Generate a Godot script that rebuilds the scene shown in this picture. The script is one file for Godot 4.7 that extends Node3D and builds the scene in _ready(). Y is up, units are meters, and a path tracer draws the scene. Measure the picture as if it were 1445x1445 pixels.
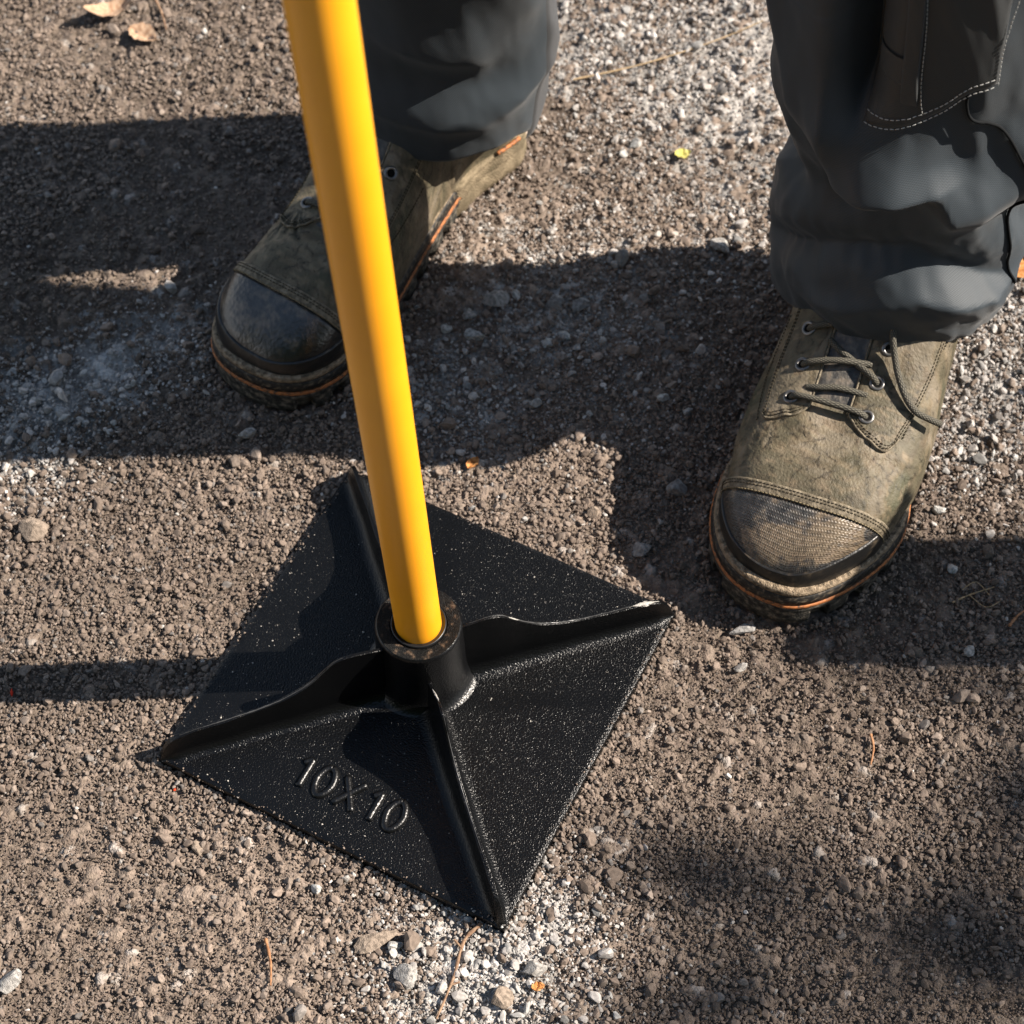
extends Node3D

# ------------------------------------------------------------------ helpers
var rng := RandomNumberGenerator.new()
var noise_a := FastNoiseLite.new()
var noise_b := FastNoiseLite.new()
var noise_r := FastNoiseLite.new()
var taken := {}

class MB:
	var v := PackedVector3Array()
	var n := PackedVector3Array()
	var uv := PackedVector2Array()
	var c := PackedColorArray()
	var ix := PackedInt32Array()

	func grid(p: PackedVector3Array, nu: int, nv: int, wrap := false, uvs := PackedVector2Array(), cols := PackedColorArray()) -> void:
		var base := v.size()
		var nn := PackedVector3Array()
		nn.resize(p.size())
		var last := nu if wrap else nu - 1
		for j in nv - 1:
			for i in last:
				var a := j * nu + i
				var b := j * nu + (i + 1) % nu
				var d := a + nu
				var e := b + nu
				var f := (p[e] - p[a]).cross(p[d] - p[b])
				nn[a] += f
				nn[b] += f
				nn[d] += f
				nn[e] += f
				ix.append_array(PackedInt32Array([base + a, base + e, base + b, base + a, base + d, base + e]))
		for i in p.size():
			nn[i] = nn[i].normalized() if nn[i].length_squared() > 1e-24 else Vector3.UP
		v.append_array(p)
		n.append_array(nn)
		if uvs.size() == p.size():
			uv.append_array(uvs)
		else:
			var q := PackedVector2Array()
			q.resize(p.size())
			for i in p.size():
				q[i] = Vector2(float(i % nu) / maxf(nu - 1, 1), float(i / nu) / maxf(nv - 1, 1))
			uv.append_array(q)
		if cols.size() == p.size():
			c.append_array(cols)
		else:
			var w := PackedColorArray()
			w.resize(p.size())
			w.fill(Color.WHITE)
			c.append_array(w)

	# a tube along a path; radii of one number or one for each point; flat presses it along its own up
	func tube(path: PackedVector3Array, radii, sides := 8, up := Vector3.ZERO, flat := 1.0, caps := true) -> void:
		var m := path.size()
		var p := PackedVector3Array()
		var ref := up
		var rows := 0
		for k in m:
			var t := (path[mini(k + 1, m - 1)] - path[maxi(k - 1, 0)]).normalized()
			if ref == Vector3.ZERO:
				ref = Vector3.UP if absf(t.y) < 0.9 else Vector3.RIGHT
			var side := t.cross(ref).normalized()
			var top := side.cross(t).normalized()
			if up == Vector3.ZERO:
				ref = top
			var r: float = radii if not radii is Array and not radii is PackedFloat32Array else radii[k]
			var ring := func(rr: float, at: Vector3):
				for i in sides:
					var a := TAU * i / sides
					p.append(at + side * cos(a) * rr + top * sin(a) * rr * flat)
			if k == 0 and caps:
				ring.call(r * 0.001, path[k])
				rows += 1
			ring.call(r, path[k])
			rows += 1
			if k == m - 1 and caps:
				ring.call(r * 0.001, path[k])
				rows += 1
		grid(p, sides, rows, true)

	func tri_flat(a: Vector3, b: Vector3, d: Vector3) -> void:
		var f := (b - a).cross(d - a).normalized()
		var base := v.size()
		v.append_array(PackedVector3Array([a, b, d]))
		n.append_array(PackedVector3Array([f, f, f]))
		uv.append_array(PackedVector2Array([Vector2.ZERO, Vector2.RIGHT, Vector2.ONE]))
		c.append_array(PackedColorArray([Color.WHITE, Color.WHITE, Color.WHITE]))
		ix.append_array(PackedInt32Array([base, base + 2, base + 1]))

	# surface of revolution round the y axis; prof holds (radius, height)
	func lathe(prof: Array, sides := 48, at := Vector3.ZERO, wob := 0.0) -> void:
		var p := PackedVector3Array()
		for q in prof:
			for i in sides:
				var a := TAU * i / sides
				var r: float = q.x * (1.0 + wob * sin(a * 3.0 + q.y * 90.0))
				p.append(at + Vector3(cos(a) * r, q.y, -sin(a) * r))
		grid(p, sides, prof.size(), true)

	func mesh() -> ArrayMesh:
		var arr := []
		arr.resize(Mesh.ARRAY_MAX)
		arr[Mesh.ARRAY_VERTEX] = v
		arr[Mesh.ARRAY_NORMAL] = n
		arr[Mesh.ARRAY_TEX_UV] = uv
		arr[Mesh.ARRAY_COLOR] = c
		arr[Mesh.ARRAY_INDEX] = ix
		var m := ArrayMesh.new()
		m.add_surface_from_arrays(Mesh.PRIMITIVE_TRIANGLES, arr)
		return m


func numbered(called: String) -> String:
	var k: int = taken.get(called, 0)
	taken[called] = k + 1
	return called if k == 0 else "%s_%03d" % [called, k]


func thing(called: String, label: String, category: String, at := Vector3.ZERO, group := "") -> Node3D:
	var o := Node3D.new()
	o.name = numbered(called)
	add_child(o)
	o.position = at
	tag(o, label, category, group)
	return o


func tag(o: Node, label: String, category: String, group := "", kind := "") -> void:
	if label:
		o.set_meta("label", label)
	if category:
		o.set_meta("category", category)
	if group:
		o.set_meta("group", group)
	if kind:
		o.set_meta("kind", kind)


func part(called: String, m: Mesh, material: Material, parent: Node) -> MeshInstance3D:
	var o := MeshInstance3D.new()
	o.name = numbered(called) if parent == self else called
	o.mesh = m
	o.material_override = material
	parent.add_child(o, true)
	return o


func curve(tt: Array, vv: Array, t: float) -> float:
	var last := tt.size() - 1
	if t <= tt[0]:
		return vv[0]
	if t >= tt[last]:
		return vv[last]
	var i := 0
	while t > tt[i + 1]:
		i += 1
	var h: float = tt[i + 1] - tt[i]
	var s: float = (t - tt[i]) / h
	var m0: float = (vv[i + 1] - vv[i]) / h if i == 0 else (vv[i + 1] - vv[i - 1]) / (tt[i + 1] - tt[i - 1])
	var m1: float = (vv[i + 1] - vv[i]) / h if i + 1 == last else (vv[i + 2] - vv[i]) / (tt[i + 2] - tt[i])
	var s2 := s * s
	var s3 := s2 * s
	return vv[i] * (2 * s3 - 3 * s2 + 1) + h * m0 * (s3 - 2 * s2 + s) + vv[i + 1] * (3 * s2 - 2 * s3) + h * m1 * (s3 - s2)


func spline(pts: Array, steps: int) -> PackedVector3Array:
	var out := PackedVector3Array()
	for i in pts.size() - 1:
		var a: Vector3 = pts[maxi(i - 1, 0)]
		var b: Vector3 = pts[i]
		var d: Vector3 = pts[i + 1]
		var e: Vector3 = pts[mini(i + 2, pts.size() - 1)]
		for k in steps:
			out.append(b.cubic_interpolate(d, a, e, float(k) / steps))
	out.append(pts[pts.size() - 1])
	return out


# ------------------------------------------------------------------ materials
func noise_tex(freq: float, stops: Array, colors: Array, size := 512, seed_no := 1, octaves := 5, kind := FastNoiseLite.TYPE_SIMPLEX_SMOOTH) -> NoiseTexture2D:
	var f := FastNoiseLite.new()
	f.noise_type = kind
	f.seed = seed_no
	f.frequency = freq
	f.fractal_octaves = octaves
	f.fractal_gain = 0.55
	var g := Gradient.new()
	g.offsets = PackedFloat32Array(stops)
	g.colors = PackedColorArray(colors)
	var t := NoiseTexture2D.new()
	t.width = size
	t.height = size
	t.seamless = true
	t.noise = f
	t.color_ramp = g
	return t


func grey(x: float) -> Color:
	return Color(x, x, x)


func lin(r: float, g: float, b: float) -> Color:
	return Color(r, g, b).linear_to_srgb()


func mat(color: Color, rough: float, spec := 0.5) -> StandardMaterial3D:
	var m := StandardMaterial3D.new()
	m.albedo_color = color
	m.roughness = rough
	m.metallic_specular = spec
	return m


func tri(m: StandardMaterial3D, scale: float, in_world := false) -> StandardMaterial3D:
	m.uv1_triplanar = true
	m.uv1_world_triplanar = in_world
	m.uv1_scale = Vector3.ONE * scale
	m.uv1_triplanar_sharpness = 4.0
	return m


func bump(m: StandardMaterial3D, t: Texture2D, cm: float) -> StandardMaterial3D:
	m.heightmap_enabled = true
	m.heightmap_texture = t
	m.heightmap_scale = cm
	return m


var M := {}

func make_materials() -> void:
	var fine := noise_tex(0.06, [0.0, 1.0], [grey(0.0), grey(1.0)], 512, 3, 4)
	var rough_cast := noise_tex(0.12, [0.25, 0.75], [grey(0.0), grey(1.0)], 512, 4, 3)
	# soil between the crumbs
	var soil := mat(Color.WHITE, 1.0, 0.15)
	soil.vertex_color_use_as_albedo = true
	soil.albedo_texture = noise_tex(0.05, [0.2, 0.5, 0.8], [grey(0.80), grey(0.93), grey(1.0)], 1024, 7, 6)
	tri(soil, 6.0, true)
	bump(soil, noise_tex(0.09, [0.2, 0.8], [grey(0.0), grey(1.0)], 1024, 8, 5), 0.05)
	M.soil = soil
	var crumb := mat(Color.WHITE, 0.95, 0.2)
	crumb.vertex_color_use_as_albedo = true
	crumb.albedo_texture = noise_tex(0.02, [0.2, 0.8], [grey(0.80), grey(1.0)], 256, 9, 5)
	tri(crumb, 0.35)
	M.crumb = crumb
	var stone := mat(Color.WHITE, 0.9, 0.3)
	stone.vertex_color_use_as_albedo = true
	stone.albedo_texture = noise_tex(0.015, [0.25, 0.55, 0.8], [grey(0.72), grey(0.92), grey(1.0)], 512, 10, 6)
	tri(stone, 30.0)
	bump(stone, fine, 0.04)
	M.stone = stone
	# black enamelled cast iron
	var iron := mat(lin(0.0024, 0.0026, 0.0030), 0.27, 0.36)
	tri(iron, 3.5)
	iron.uv1_offset = Vector3(0.5, 0.5, 0.5)
	bump(iron, noise_tex(0.085, [0.25, 0.75], [grey(0.0), grey(1.0)], 2048, 4, 3), 0.021)
	M.iron = iron
	var letters := mat(lin(0.0030, 0.0032, 0.0037), 0.32, 0.45)
	tri(letters, 9.0)
	bump(letters, rough_cast, 0.012)
	M.letters = letters
	var smooth_iron := mat(lin(0.0030, 0.0032, 0.0037), 0.30, 0.40)
	tri(smooth_iron, 9.0)
	bump(smooth_iron, rough_cast, 0.015)
	M.smooth_iron = smooth_iron
	var rust := mat(Color.WHITE, 0.5, 0.28)
	rust.albedo_texture = noise_tex(0.03, [0.50, 0.64, 0.76, 0.90], [lin(0.004, 0.004, 0.004), lin(0.012, 0.010, 0.008), lin(0.045, 0.028, 0.018), lin(0.11, 0.08, 0.055)], 256, 12, 6)
	tri(rust, 18.0)
	bump(rust, rough_cast, 0.03)
	M.rust = rust
	var chip := mat(lin(0.42, 0.40, 0.37), 0.6, 0.5)
	tri(chip, 20.0)
	bump(chip, rough_cast, 0.04)
	M.chip = chip
	var edge := mat(lin(0.09, 0.09, 0.092), 0.30, 0.6)  # grey of the worn rib tops, lightened to paint in their highlight
	edge.metallic = 0.4
	M.edge = edge
	M.rubber = mat(lin(0.012, 0.012, 0.013), 0.35, 0.5)
	# yellow handle
	var yellow := mat(Color.WHITE, 0.40, 0.95)
	yellow.albedo_texture = noise_tex(0.01, [0.3, 0.7], [lin(0.86, 0.355, 0.004), lin(0.90, 0.385, 0.006)], 256, 14, 4)
	tri(yellow, 4.0)
	bump(yellow, noise_tex(0.012, [0.0, 1.0], [grey(0.0), grey(1.0)], 256, 15, 2), 0.006)
	M.yellow = yellow
	# worn oiled leather
	var leather := mat(Color.WHITE, 0.62, 0.4)
	leather.vertex_color_use_as_albedo = true
	leather.albedo_texture = noise_tex(0.004, [0.15, 0.40, 0.60, 0.85], [lin(0.128, 0.108, 0.073), lin(0.165, 0.138, 0.096), lin(0.192, 0.160, 0.114), lin(0.24, 0.20, 0.148)], 1024, 21, 8)
	tri(leather, 7.0)
	bump(leather, noise_tex(0.05, [0.15, 0.85], [grey(0.0), grey(1.0)], 1024, 22, 6), 0.032)
	var cracks := FastNoiseLite.new()
	cracks.noise_type = FastNoiseLite.TYPE_SIMPLEX_SMOOTH
	cracks.fractal_type = FastNoiseLite.FRACTAL_RIDGED
	cracks.fractal_octaves = 4
	cracks.frequency = 0.007
	cracks.seed = 77
	cracks.domain_warp_enabled = true
	cracks.domain_warp_amplitude = 40.0
	cracks.domain_warp_frequency = 0.01
	var cr := Gradient.new()
	cr.offsets = PackedFloat32Array([0.0, 0.12, 0.72, 0.86, 0.95])
	cr.colors = PackedColorArray([grey(1.0), grey(0.93), grey(0.86), grey(0.66), grey(0.48)])
	var ct := NoiseTexture2D.new()
	ct.width = 1024
	ct.height = 1024
	ct.seamless = true
	ct.noise = cracks
	ct.color_ramp = cr
	leather.detail_enabled = true
	leather.detail_blend_mode = BaseMaterial3D.BLEND_MODE_MUL
	leather.detail_uv_layer = BaseMaterial3D.DETAIL_UV_1
	leather.detail_albedo = ct
	M.leather = leather
	var worn := mat(Color.WHITE, 0.7, 0.4)
	worn.albedo_texture = noise_tex(0.02, [0.3, 0.5, 0.7], [lin(0.075, 0.063, 0.043), lin(0.135, 0.112, 0.077), lin(0.21, 0.175, 0.125)], 512, 23, 5)
	tri(worn, 16.0)
	bump(worn, fine, 0.04)
	M.worn = worn
	var tongue := mat(Color.WHITE, 0.45, 0.5)
	tongue.albedo_texture = noise_tex(0.02, [0.3, 0.5, 0.75], [lin(0.03, 0.029, 0.028), lin(0.065, 0.06, 0.052), lin(0.12, 0.10, 0.08)], 512, 24, 5)
	tri(tongue, 10.0)
	bump(tongue, fine, 0.03)
	M.tongue = tongue
	# textured rubber of the toe cap
	var bytes := PackedByteArray()
	bytes.resize(768 * 768)
	for y in 768:
		for x in 768:
			var row := y / 12
			var lean := 1.0 if row % 2 == 0 else -1.0
			var s := fposmod(x + lean * (y % 12) * 0.6, 12.0) / 12.0
			bytes[y * 768 + x] = int(255.0 * sin(s * PI) * (0.35 + 0.65 * sin((y % 12 + 0.5) / 12.0 * PI)))
	var weave_tex := ImageTexture.create_from_image(Image.create_from_data(768, 768, false, Image.FORMAT_L8, bytes))
	var cap := mat(Color.WHITE, 0.40, 0.55)
	cap.vertex_color_use_as_albedo = true
	cap.albedo_texture = noise_tex(0.05, [0.25, 0.5, 0.75], [grey(0.72), grey(0.9), grey(1.0)], 512, 31, 6)
	cap.uv1_scale = Vector3(8, 8, 1)
	bump(cap, weave_tex, 0.030)
	M.cap = cap
	var cap_left := mat(Color.WHITE, 0.30, 0.6)
	cap_left.vertex_color_use_as_albedo = true
	cap_left.albedo_texture = noise_tex(0.05, [0.25, 0.5, 0.75], [grey(0.72), grey(0.9), grey(1.0)], 512, 38, 6)
	tri(cap_left, 9.0)
	bump(cap_left, fine, 0.03)
	M.cap_left = cap_left
	var bumper := mat(Color.WHITE, 0.40, 0.5)
	bumper.albedo_texture = noise_tex(0.014, [0.50, 0.64, 0.80], [lin(0.008, 0.008, 0.008), lin(0.015, 0.013, 0.011), lin(0.06, 0.047, 0.032)], 512, 32, 6)
	tri(bumper, 9.0)
	bump(bumper, fine, 0.02)
	M.bumper = bumper
	var welt := mat(Color.WHITE, 0.8, 0.3)
	welt.albedo_texture = noise_tex(0.03, [0.20, 0.45, 0.65, 0.85], [lin(0.08, 0.064, 0.045), lin(0.19, 0.145, 0.098), lin(0.27, 0.21, 0.145), lin(0.36, 0.29, 0.21)], 512, 33, 7)
	tri(welt, 12.0)
	bump(welt, rough_cast, 0.05)
	M.welt = welt
	var midsole := mat(Color.WHITE, 0.55, 0.4)
	midsole.albedo_texture = noise_tex(0.03, [0.42, 0.6, 0.8], [lin(0.012, 0.012, 0.012), lin(0.03, 0.027, 0.022), lin(0.16, 0.125, 0.09)], 512, 34, 5)
	tri(midsole, 12.0)
	M.midsole = midsole
	var orange := mat(Color.WHITE, 0.6, 0.4)
	orange.albedo_texture = noise_tex(0.03, [0.25, 0.45, 0.7], [lin(0.06, 0.04, 0.026), lin(0.26, 0.092, 0.030), lin(0.40, 0.145, 0.045)], 512, 35, 5)
	tri(orange, 14.0)
	M.orange = orange
	var outsole := mat(Color.WHITE, 0.75, 0.3)
	outsole.albedo_texture = noise_tex(0.025, [0.3, 0.55, 0.8], [lin(0.02, 0.02, 0.019), lin(0.055, 0.052, 0.045), lin(0.17, 0.145, 0.115)], 512, 36, 5)
	tri(outsole, 10.0)
	bump(outsole, rough_cast, 0.03)
	M.outsole = outsole
	var khaki := mat(Color.WHITE, 0.75, 0.3)
	khaki.albedo_texture = noise_tex(0.010, [0.2, 0.55, 0.85], [lin(0.13, 0.105, 0.068), lin(0.19, 0.152, 0.10), lin(0.26, 0.21, 0.14)], 512, 37, 6)
	tri(khaki, 10.0)
	bump(khaki, rough_cast, 0.05)
	M.khaki = khaki
	# braided laces
	var braid := Image.create(32, 32, false, Image.FORMAT_RGB8)
	for y in 32:
		for x in 32:
			var a := absf(sin((x + y) * PI / 8.0))
			var b := absf(sin((x - y) * PI / 8.0))
			braid.set_pixel(x, y, grey(clampf(0.25 + 0.75 * a * b, 0, 1)))
	var lace := mat(Color.WHITE, 0.8, 0.3)
	var braid_color := Image.create(32, 32, false, Image.FORMAT_RGB8)
	for y in 32:
		for x in 32:
			var k := braid.get_pixel(x, y).r
			braid_color.set_pixel(x, y, lin(0.03 + 0.13 * k * k, 0.028 + 0.12 * k * k, 0.024 + 0.095 * k * k))
	lace.albedo_texture = ImageTexture.create_from_image(braid_color)
	lace.uv1_scale = Vector3(2, 1, 1)
	bump(lace, ImageTexture.create_from_image(braid), 0.05)
	M.lace = lace
	M.metal = mat(lin(0.16, 0.155, 0.15), 0.38)
	M.metal.metallic = 0.85
	M.hole = mat(lin(0.008, 0.008, 0.008), 0.9, 0.1)
	M.stitch_dark = mat(lin(0.045, 0.038, 0.026), 0.85, 0.2)
	M.stitch_tan = mat(lin(0.20, 0.165, 0.105), 0.85, 0.2)
	# trouser cloth
	var twill := Image.create(64, 64, false, Image.FORMAT_RGB8)
	for y in 64:
		for x in 64:
			twill.set_pixel(x, y, grey(0.5 + 0.32 * sin((x + y) * TAU / 8.0) + 0.18 * sin((x - y * 3) * TAU / 16.0)))
	var twill_tex := ImageTexture.create_from_image(twill)
	for a in [["cloth", lin(0.0065, 0.0115, 0.0170), lin(0.0215, 0.0345, 0.0455)], ["cloth_patch", lin(0.010, 0.0125, 0.0135), lin(0.025, 0.028, 0.029)], ["cloth_sunlit_cuff", lin(0.028, 0.030, 0.034), lin(0.064, 0.067, 0.072)]]:  # the last cloth is paler, with sunlight put into its colour
		var m := mat(Color.WHITE, 0.68, 0.55)
		var two := Image.create(64, 64, false, Image.FORMAT_RGB8)
		for y in 64:
			for x in 64:
				two.set_pixel(x, y, Color(a[1]).lerp(a[2], twill.get_pixel(x, y).r))
		m.albedo_texture = ImageTexture.create_from_image(two)
		tri(m, 8.0)
		m.rim_enabled = true
		m.rim = 0.15
		m.vertex_color_use_as_albedo = true
		bump(m, twill_tex, 0.012)
		m.uv1_scale = Vector3.ONE * 70.0
		M[a[0]] = m
	M.thread = mat(lin(0.36, 0.36, 0.345), 0.85, 0.2)
	M.seam = mat(lin(0.010, 0.011, 0.012), 0.9, 0.2)
	M.skin = mat(lin(0.42, 0.25, 0.18), 0.55, 0.4)
	M.jacket = mat(lin(0.030, 0.033, 0.036), 0.9, 0.2)
	M.eye = mat(lin(0.5, 0.48, 0.45), 0.3)
	M.hair = mat(lin(0.03, 0.02, 0.012), 0.6, 0.3)
	var bark := mat(Color.WHITE, 0.9, 0.2)
	bark.albedo_texture = noise_tex(0.02, [0.3, 0.7], [lin(0.07, 0.05, 0.035), lin(0.17, 0.13, 0.095)], 256, 51, 5)
	tri(bark, 3.0)
	M.bark = bark
	M.leaf_green = mat(lin(0.05, 0.09, 0.025), 0.6, 0.4)
	M.timber = mat(Color.WHITE, 0.85, 0.2)
	M.timber.albedo_texture = noise_tex(0.02, [0.3, 0.7], [lin(0.20, 0.15, 0.10), lin(0.34, 0.27, 0.19)], 256, 52, 5)
	tri(M.timber, 4.0)
	for a in [["leaf_tan", lin(0.30, 0.185, 0.115), lin(0.44, 0.31, 0.215)], ["leaf_orange", lin(0.36, 0.14, 0.04), lin(0.54, 0.27, 0.10)], ["leaf_yellow", lin(0.34, 0.31, 0.08), lin(0.48, 0.43, 0.15)], ["straw", lin(0.26, 0.19, 0.11), lin(0.38, 0.28, 0.17)], ["rusty_stem", lin(0.22, 0.105, 0.05), lin(0.36, 0.19, 0.10)], ["twig", lin(0.16, 0.095, 0.06), lin(0.30, 0.20, 0.13)], ["red", lin(0.55, 0.04, 0.02), lin(0.65, 0.07, 0.04)]]:
		var m := mat(Color.WHITE, 0.75, 0.3)
		m.albedo_texture = noise_tex(0.03, [0.3, 0.7], [a[1], a[2]], 256, 61, 5)
		tri(m, 30.0)
		M[a[0]] = m


# ------------------------------------------------------------------ ground
const PLATE_YAW := -0.47661645
const SUN_UP := 42.0
const SUN_TURN := -1.0   # degrees, towards -z from +x

# greyer, stonier patches: x, z, radius, strength
var gravel_spots := [[0.045, 0.205, 0.055, 1.0], [0.025, 0.17, 0.035, 0.7], [0.077, 0.165, 0.04, 0.8], [0.22, -0.56, 0.10, 0.8], [0.14, -0.60, 0.07, 0.75], [0.25, -0.44, 0.07, 0.55], [0.16, -0.52, 0.05, 0.5], [-0.28, -0.235, 0.04, 1.2], [-0.24, -0.262, 0.035, 1.2], [-0.20, -0.29, 0.035, 0.75], [0.41, -0.26, 0.07, 0.8], [0.43, -0.33, 0.07, 0.7], [0.05, -0.31, 0.05, 0.4], [0.02, -0.24, 0.05, 0.65], [0.10, -0.33, 0.10, 0.45], [-0.30, -0.20, 0.05, 0.7], [0.27, -0.62, 0.10, 0.8], [0.30, -0.50, 0.06, 0.7], [0.10, -0.64, 0.05, 0.6], [0.39, -0.20, 0.04, 0.7]]

func gravelly(x: float, z: float) -> float:
	var s := 0.0
	for g in gravel_spots:
		var d: float = Vector2(x - g[0], z - g[1]).length() / g[2]
		if d < 2.2:
			s = maxf(s, g[3] * exp(-d * d * 0.8))
	return s


func in_plate(x: float, z: float, grow := 0.0) -> bool:
	var u := x * cos(PLATE_YAW) - z * sin(PLATE_YAW)
	var w := x * sin(PLATE_YAW) + z * cos(PLATE_YAW)
	return maxf(absf(u), absf(w)) < 0.127 + grow


func ground_y(x: float, z: float) -> float:
	var y := noise_a.get_noise_2d(x * 9.0, z * 9.0) * 0.006 + noise_b.get_noise_2d(x * 60.0, z * 60.0) * 0.0022 - 0.003
	if absf(x) > 1.5 or absf(z) > 1.5:
		y -= 0.002
	if in_plate(x, z, 0.006):
		y = minf(y, -0.004)
	return y


var cells := {}

func cell_noise(size: float, seed_no: int) -> Array:
	# [distance to the clod's middle, the clod's own value] for clods of about that size
	var out := []
	for k in 2:
		var f := FastNoiseLite.new()
		f.noise_type = FastNoiseLite.TYPE_CELLULAR
		f.fractal_type = FastNoiseLite.FRACTAL_NONE
		f.seed = seed_no
		f.frequency = 1.0 / size
		f.cellular_jitter = 1.0
		f.cellular_return_type = FastNoiseLite.RETURN_DISTANCE if k == 0 else FastNoiseLite.RETURN_CELL_VALUE
		out.append(f)
	return out


func make_ground() -> void:
	var big := cell_noise(0.0135, 11)
	var mid := cell_noise(0.0066, 12)
	var small := cell_noise(0.0036, 13)
	var lines := []
	for span in [[-0.43, 0.55, 740], [-0.73, 0.31, 780]]:
		var ax := PackedFloat32Array()
		for i in range(60, 0, -1):
			ax.append(span[0] - 0.004 * i - pow(i / 60.0, 5.0) * 300.0)
		for i in int(span[2]) + 1:
			ax.append(lerpf(span[0], span[1], float(i) / span[2]))
		for i in range(1, 61):
			ax.append(span[1] + 0.004 * i + pow(i / 60.0, 5.0) * 300.0)
		lines.append(ax)
	var xs: PackedFloat32Array = lines[0]
	var zs: PackedFloat32Array = lines[1]
	var p := PackedVector3Array()
	var cols := PackedColorArray()
	p.resize(xs.size() * zs.size())
	cols.resize(p.size())
	var at := 0
	for j in zs.size():
		var z := zs[zs.size() - 1 - j]
		for i in xs.size():
			var x := xs[i]
			var y := ground_y(x, z)
			var c := Color(0.186, 0.148, 0.121)
			var near := minf(smoothstep(0.49, 0.455, absf(x - 0.06)), smoothstep(0.52, 0.485, absf(z + 0.21)))
			if near < 1.0:
				y -= 0.0022 * (1.0 - near)
			if near > 0.0:
				var wx := x + 0.0016 * noise_b.get_noise_2d(x * 1400.0, z * 1400.0)
				var wz := z + 0.0016 * noise_b.get_noise_2d(x * 1400.0 + 300.0, z * 1400.0)
				var vb: float = big[1].get_noise_2d(wx, wz)
				var vm: float = mid[1].get_noise_2d(wx, wz)
				var dm := clampf(1.0 + mid[0].get_noise_2d(wx, wz), 0, 1)
				var ds := clampf(1.0 + small[0].get_noise_2d(wx, wz), 0, 1)
				var up := 0.0042 * (1.0 - dm * dm) * (0.6 + 0.4 * vm) + 0.0015 * (1.0 - ds * ds)
				var tone := 1.0 + 0.20 * vm + 0.10 * vb
				if vb > 0.35:
					var db := clampf(1.0 + big[0].get_noise_2d(wx, wz), 0, 1)
					up += 0.0030 * maxf(0.0, 1.0 - db * db * 2.0)
				y += (up - 0.0046) * near
				var g := gravelly(x, z)
				if vm * 0.5 + 0.5 < (g - 0.10) * 1.25:
					c = Color(0.33, 0.308, 0.286) if vb < 0.2 else Color(0.40, 0.378, 0.355)
					if g > 0.95:
						c = Color(0.48, 0.46, 0.44)  # palest gravel; sunlight on the left streak is partly put into this colour
				elif vm > 0.95:
					c = Color(0.28, 0.248, 0.222)
				tone *= 1.0 + 0.5 * noise_a.get_noise_2d(x * 16.0 + 40.0, z * 16.0)
				tone = lerpf(0.80, tone, near)  # fades to a darker tone with crevice shade put into it
				c = Color(c.r * tone, c.g * tone, c.b * tone)
				if in_plate(x, z, 0.004):
					y = minf(y, -0.003)
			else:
				c = Color(0.150, 0.122, 0.104)  # outer soil darkened to paint in the shade of missing crevices
			p[at] = Vector3(x, y, z)
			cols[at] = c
			at += 1
	var mb := MB.new()
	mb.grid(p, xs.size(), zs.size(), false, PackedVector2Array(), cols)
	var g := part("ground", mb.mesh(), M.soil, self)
	tag(g, "brown crumbly bare soil that the tamper and boots stand on", "ground", "", "structure")


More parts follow.
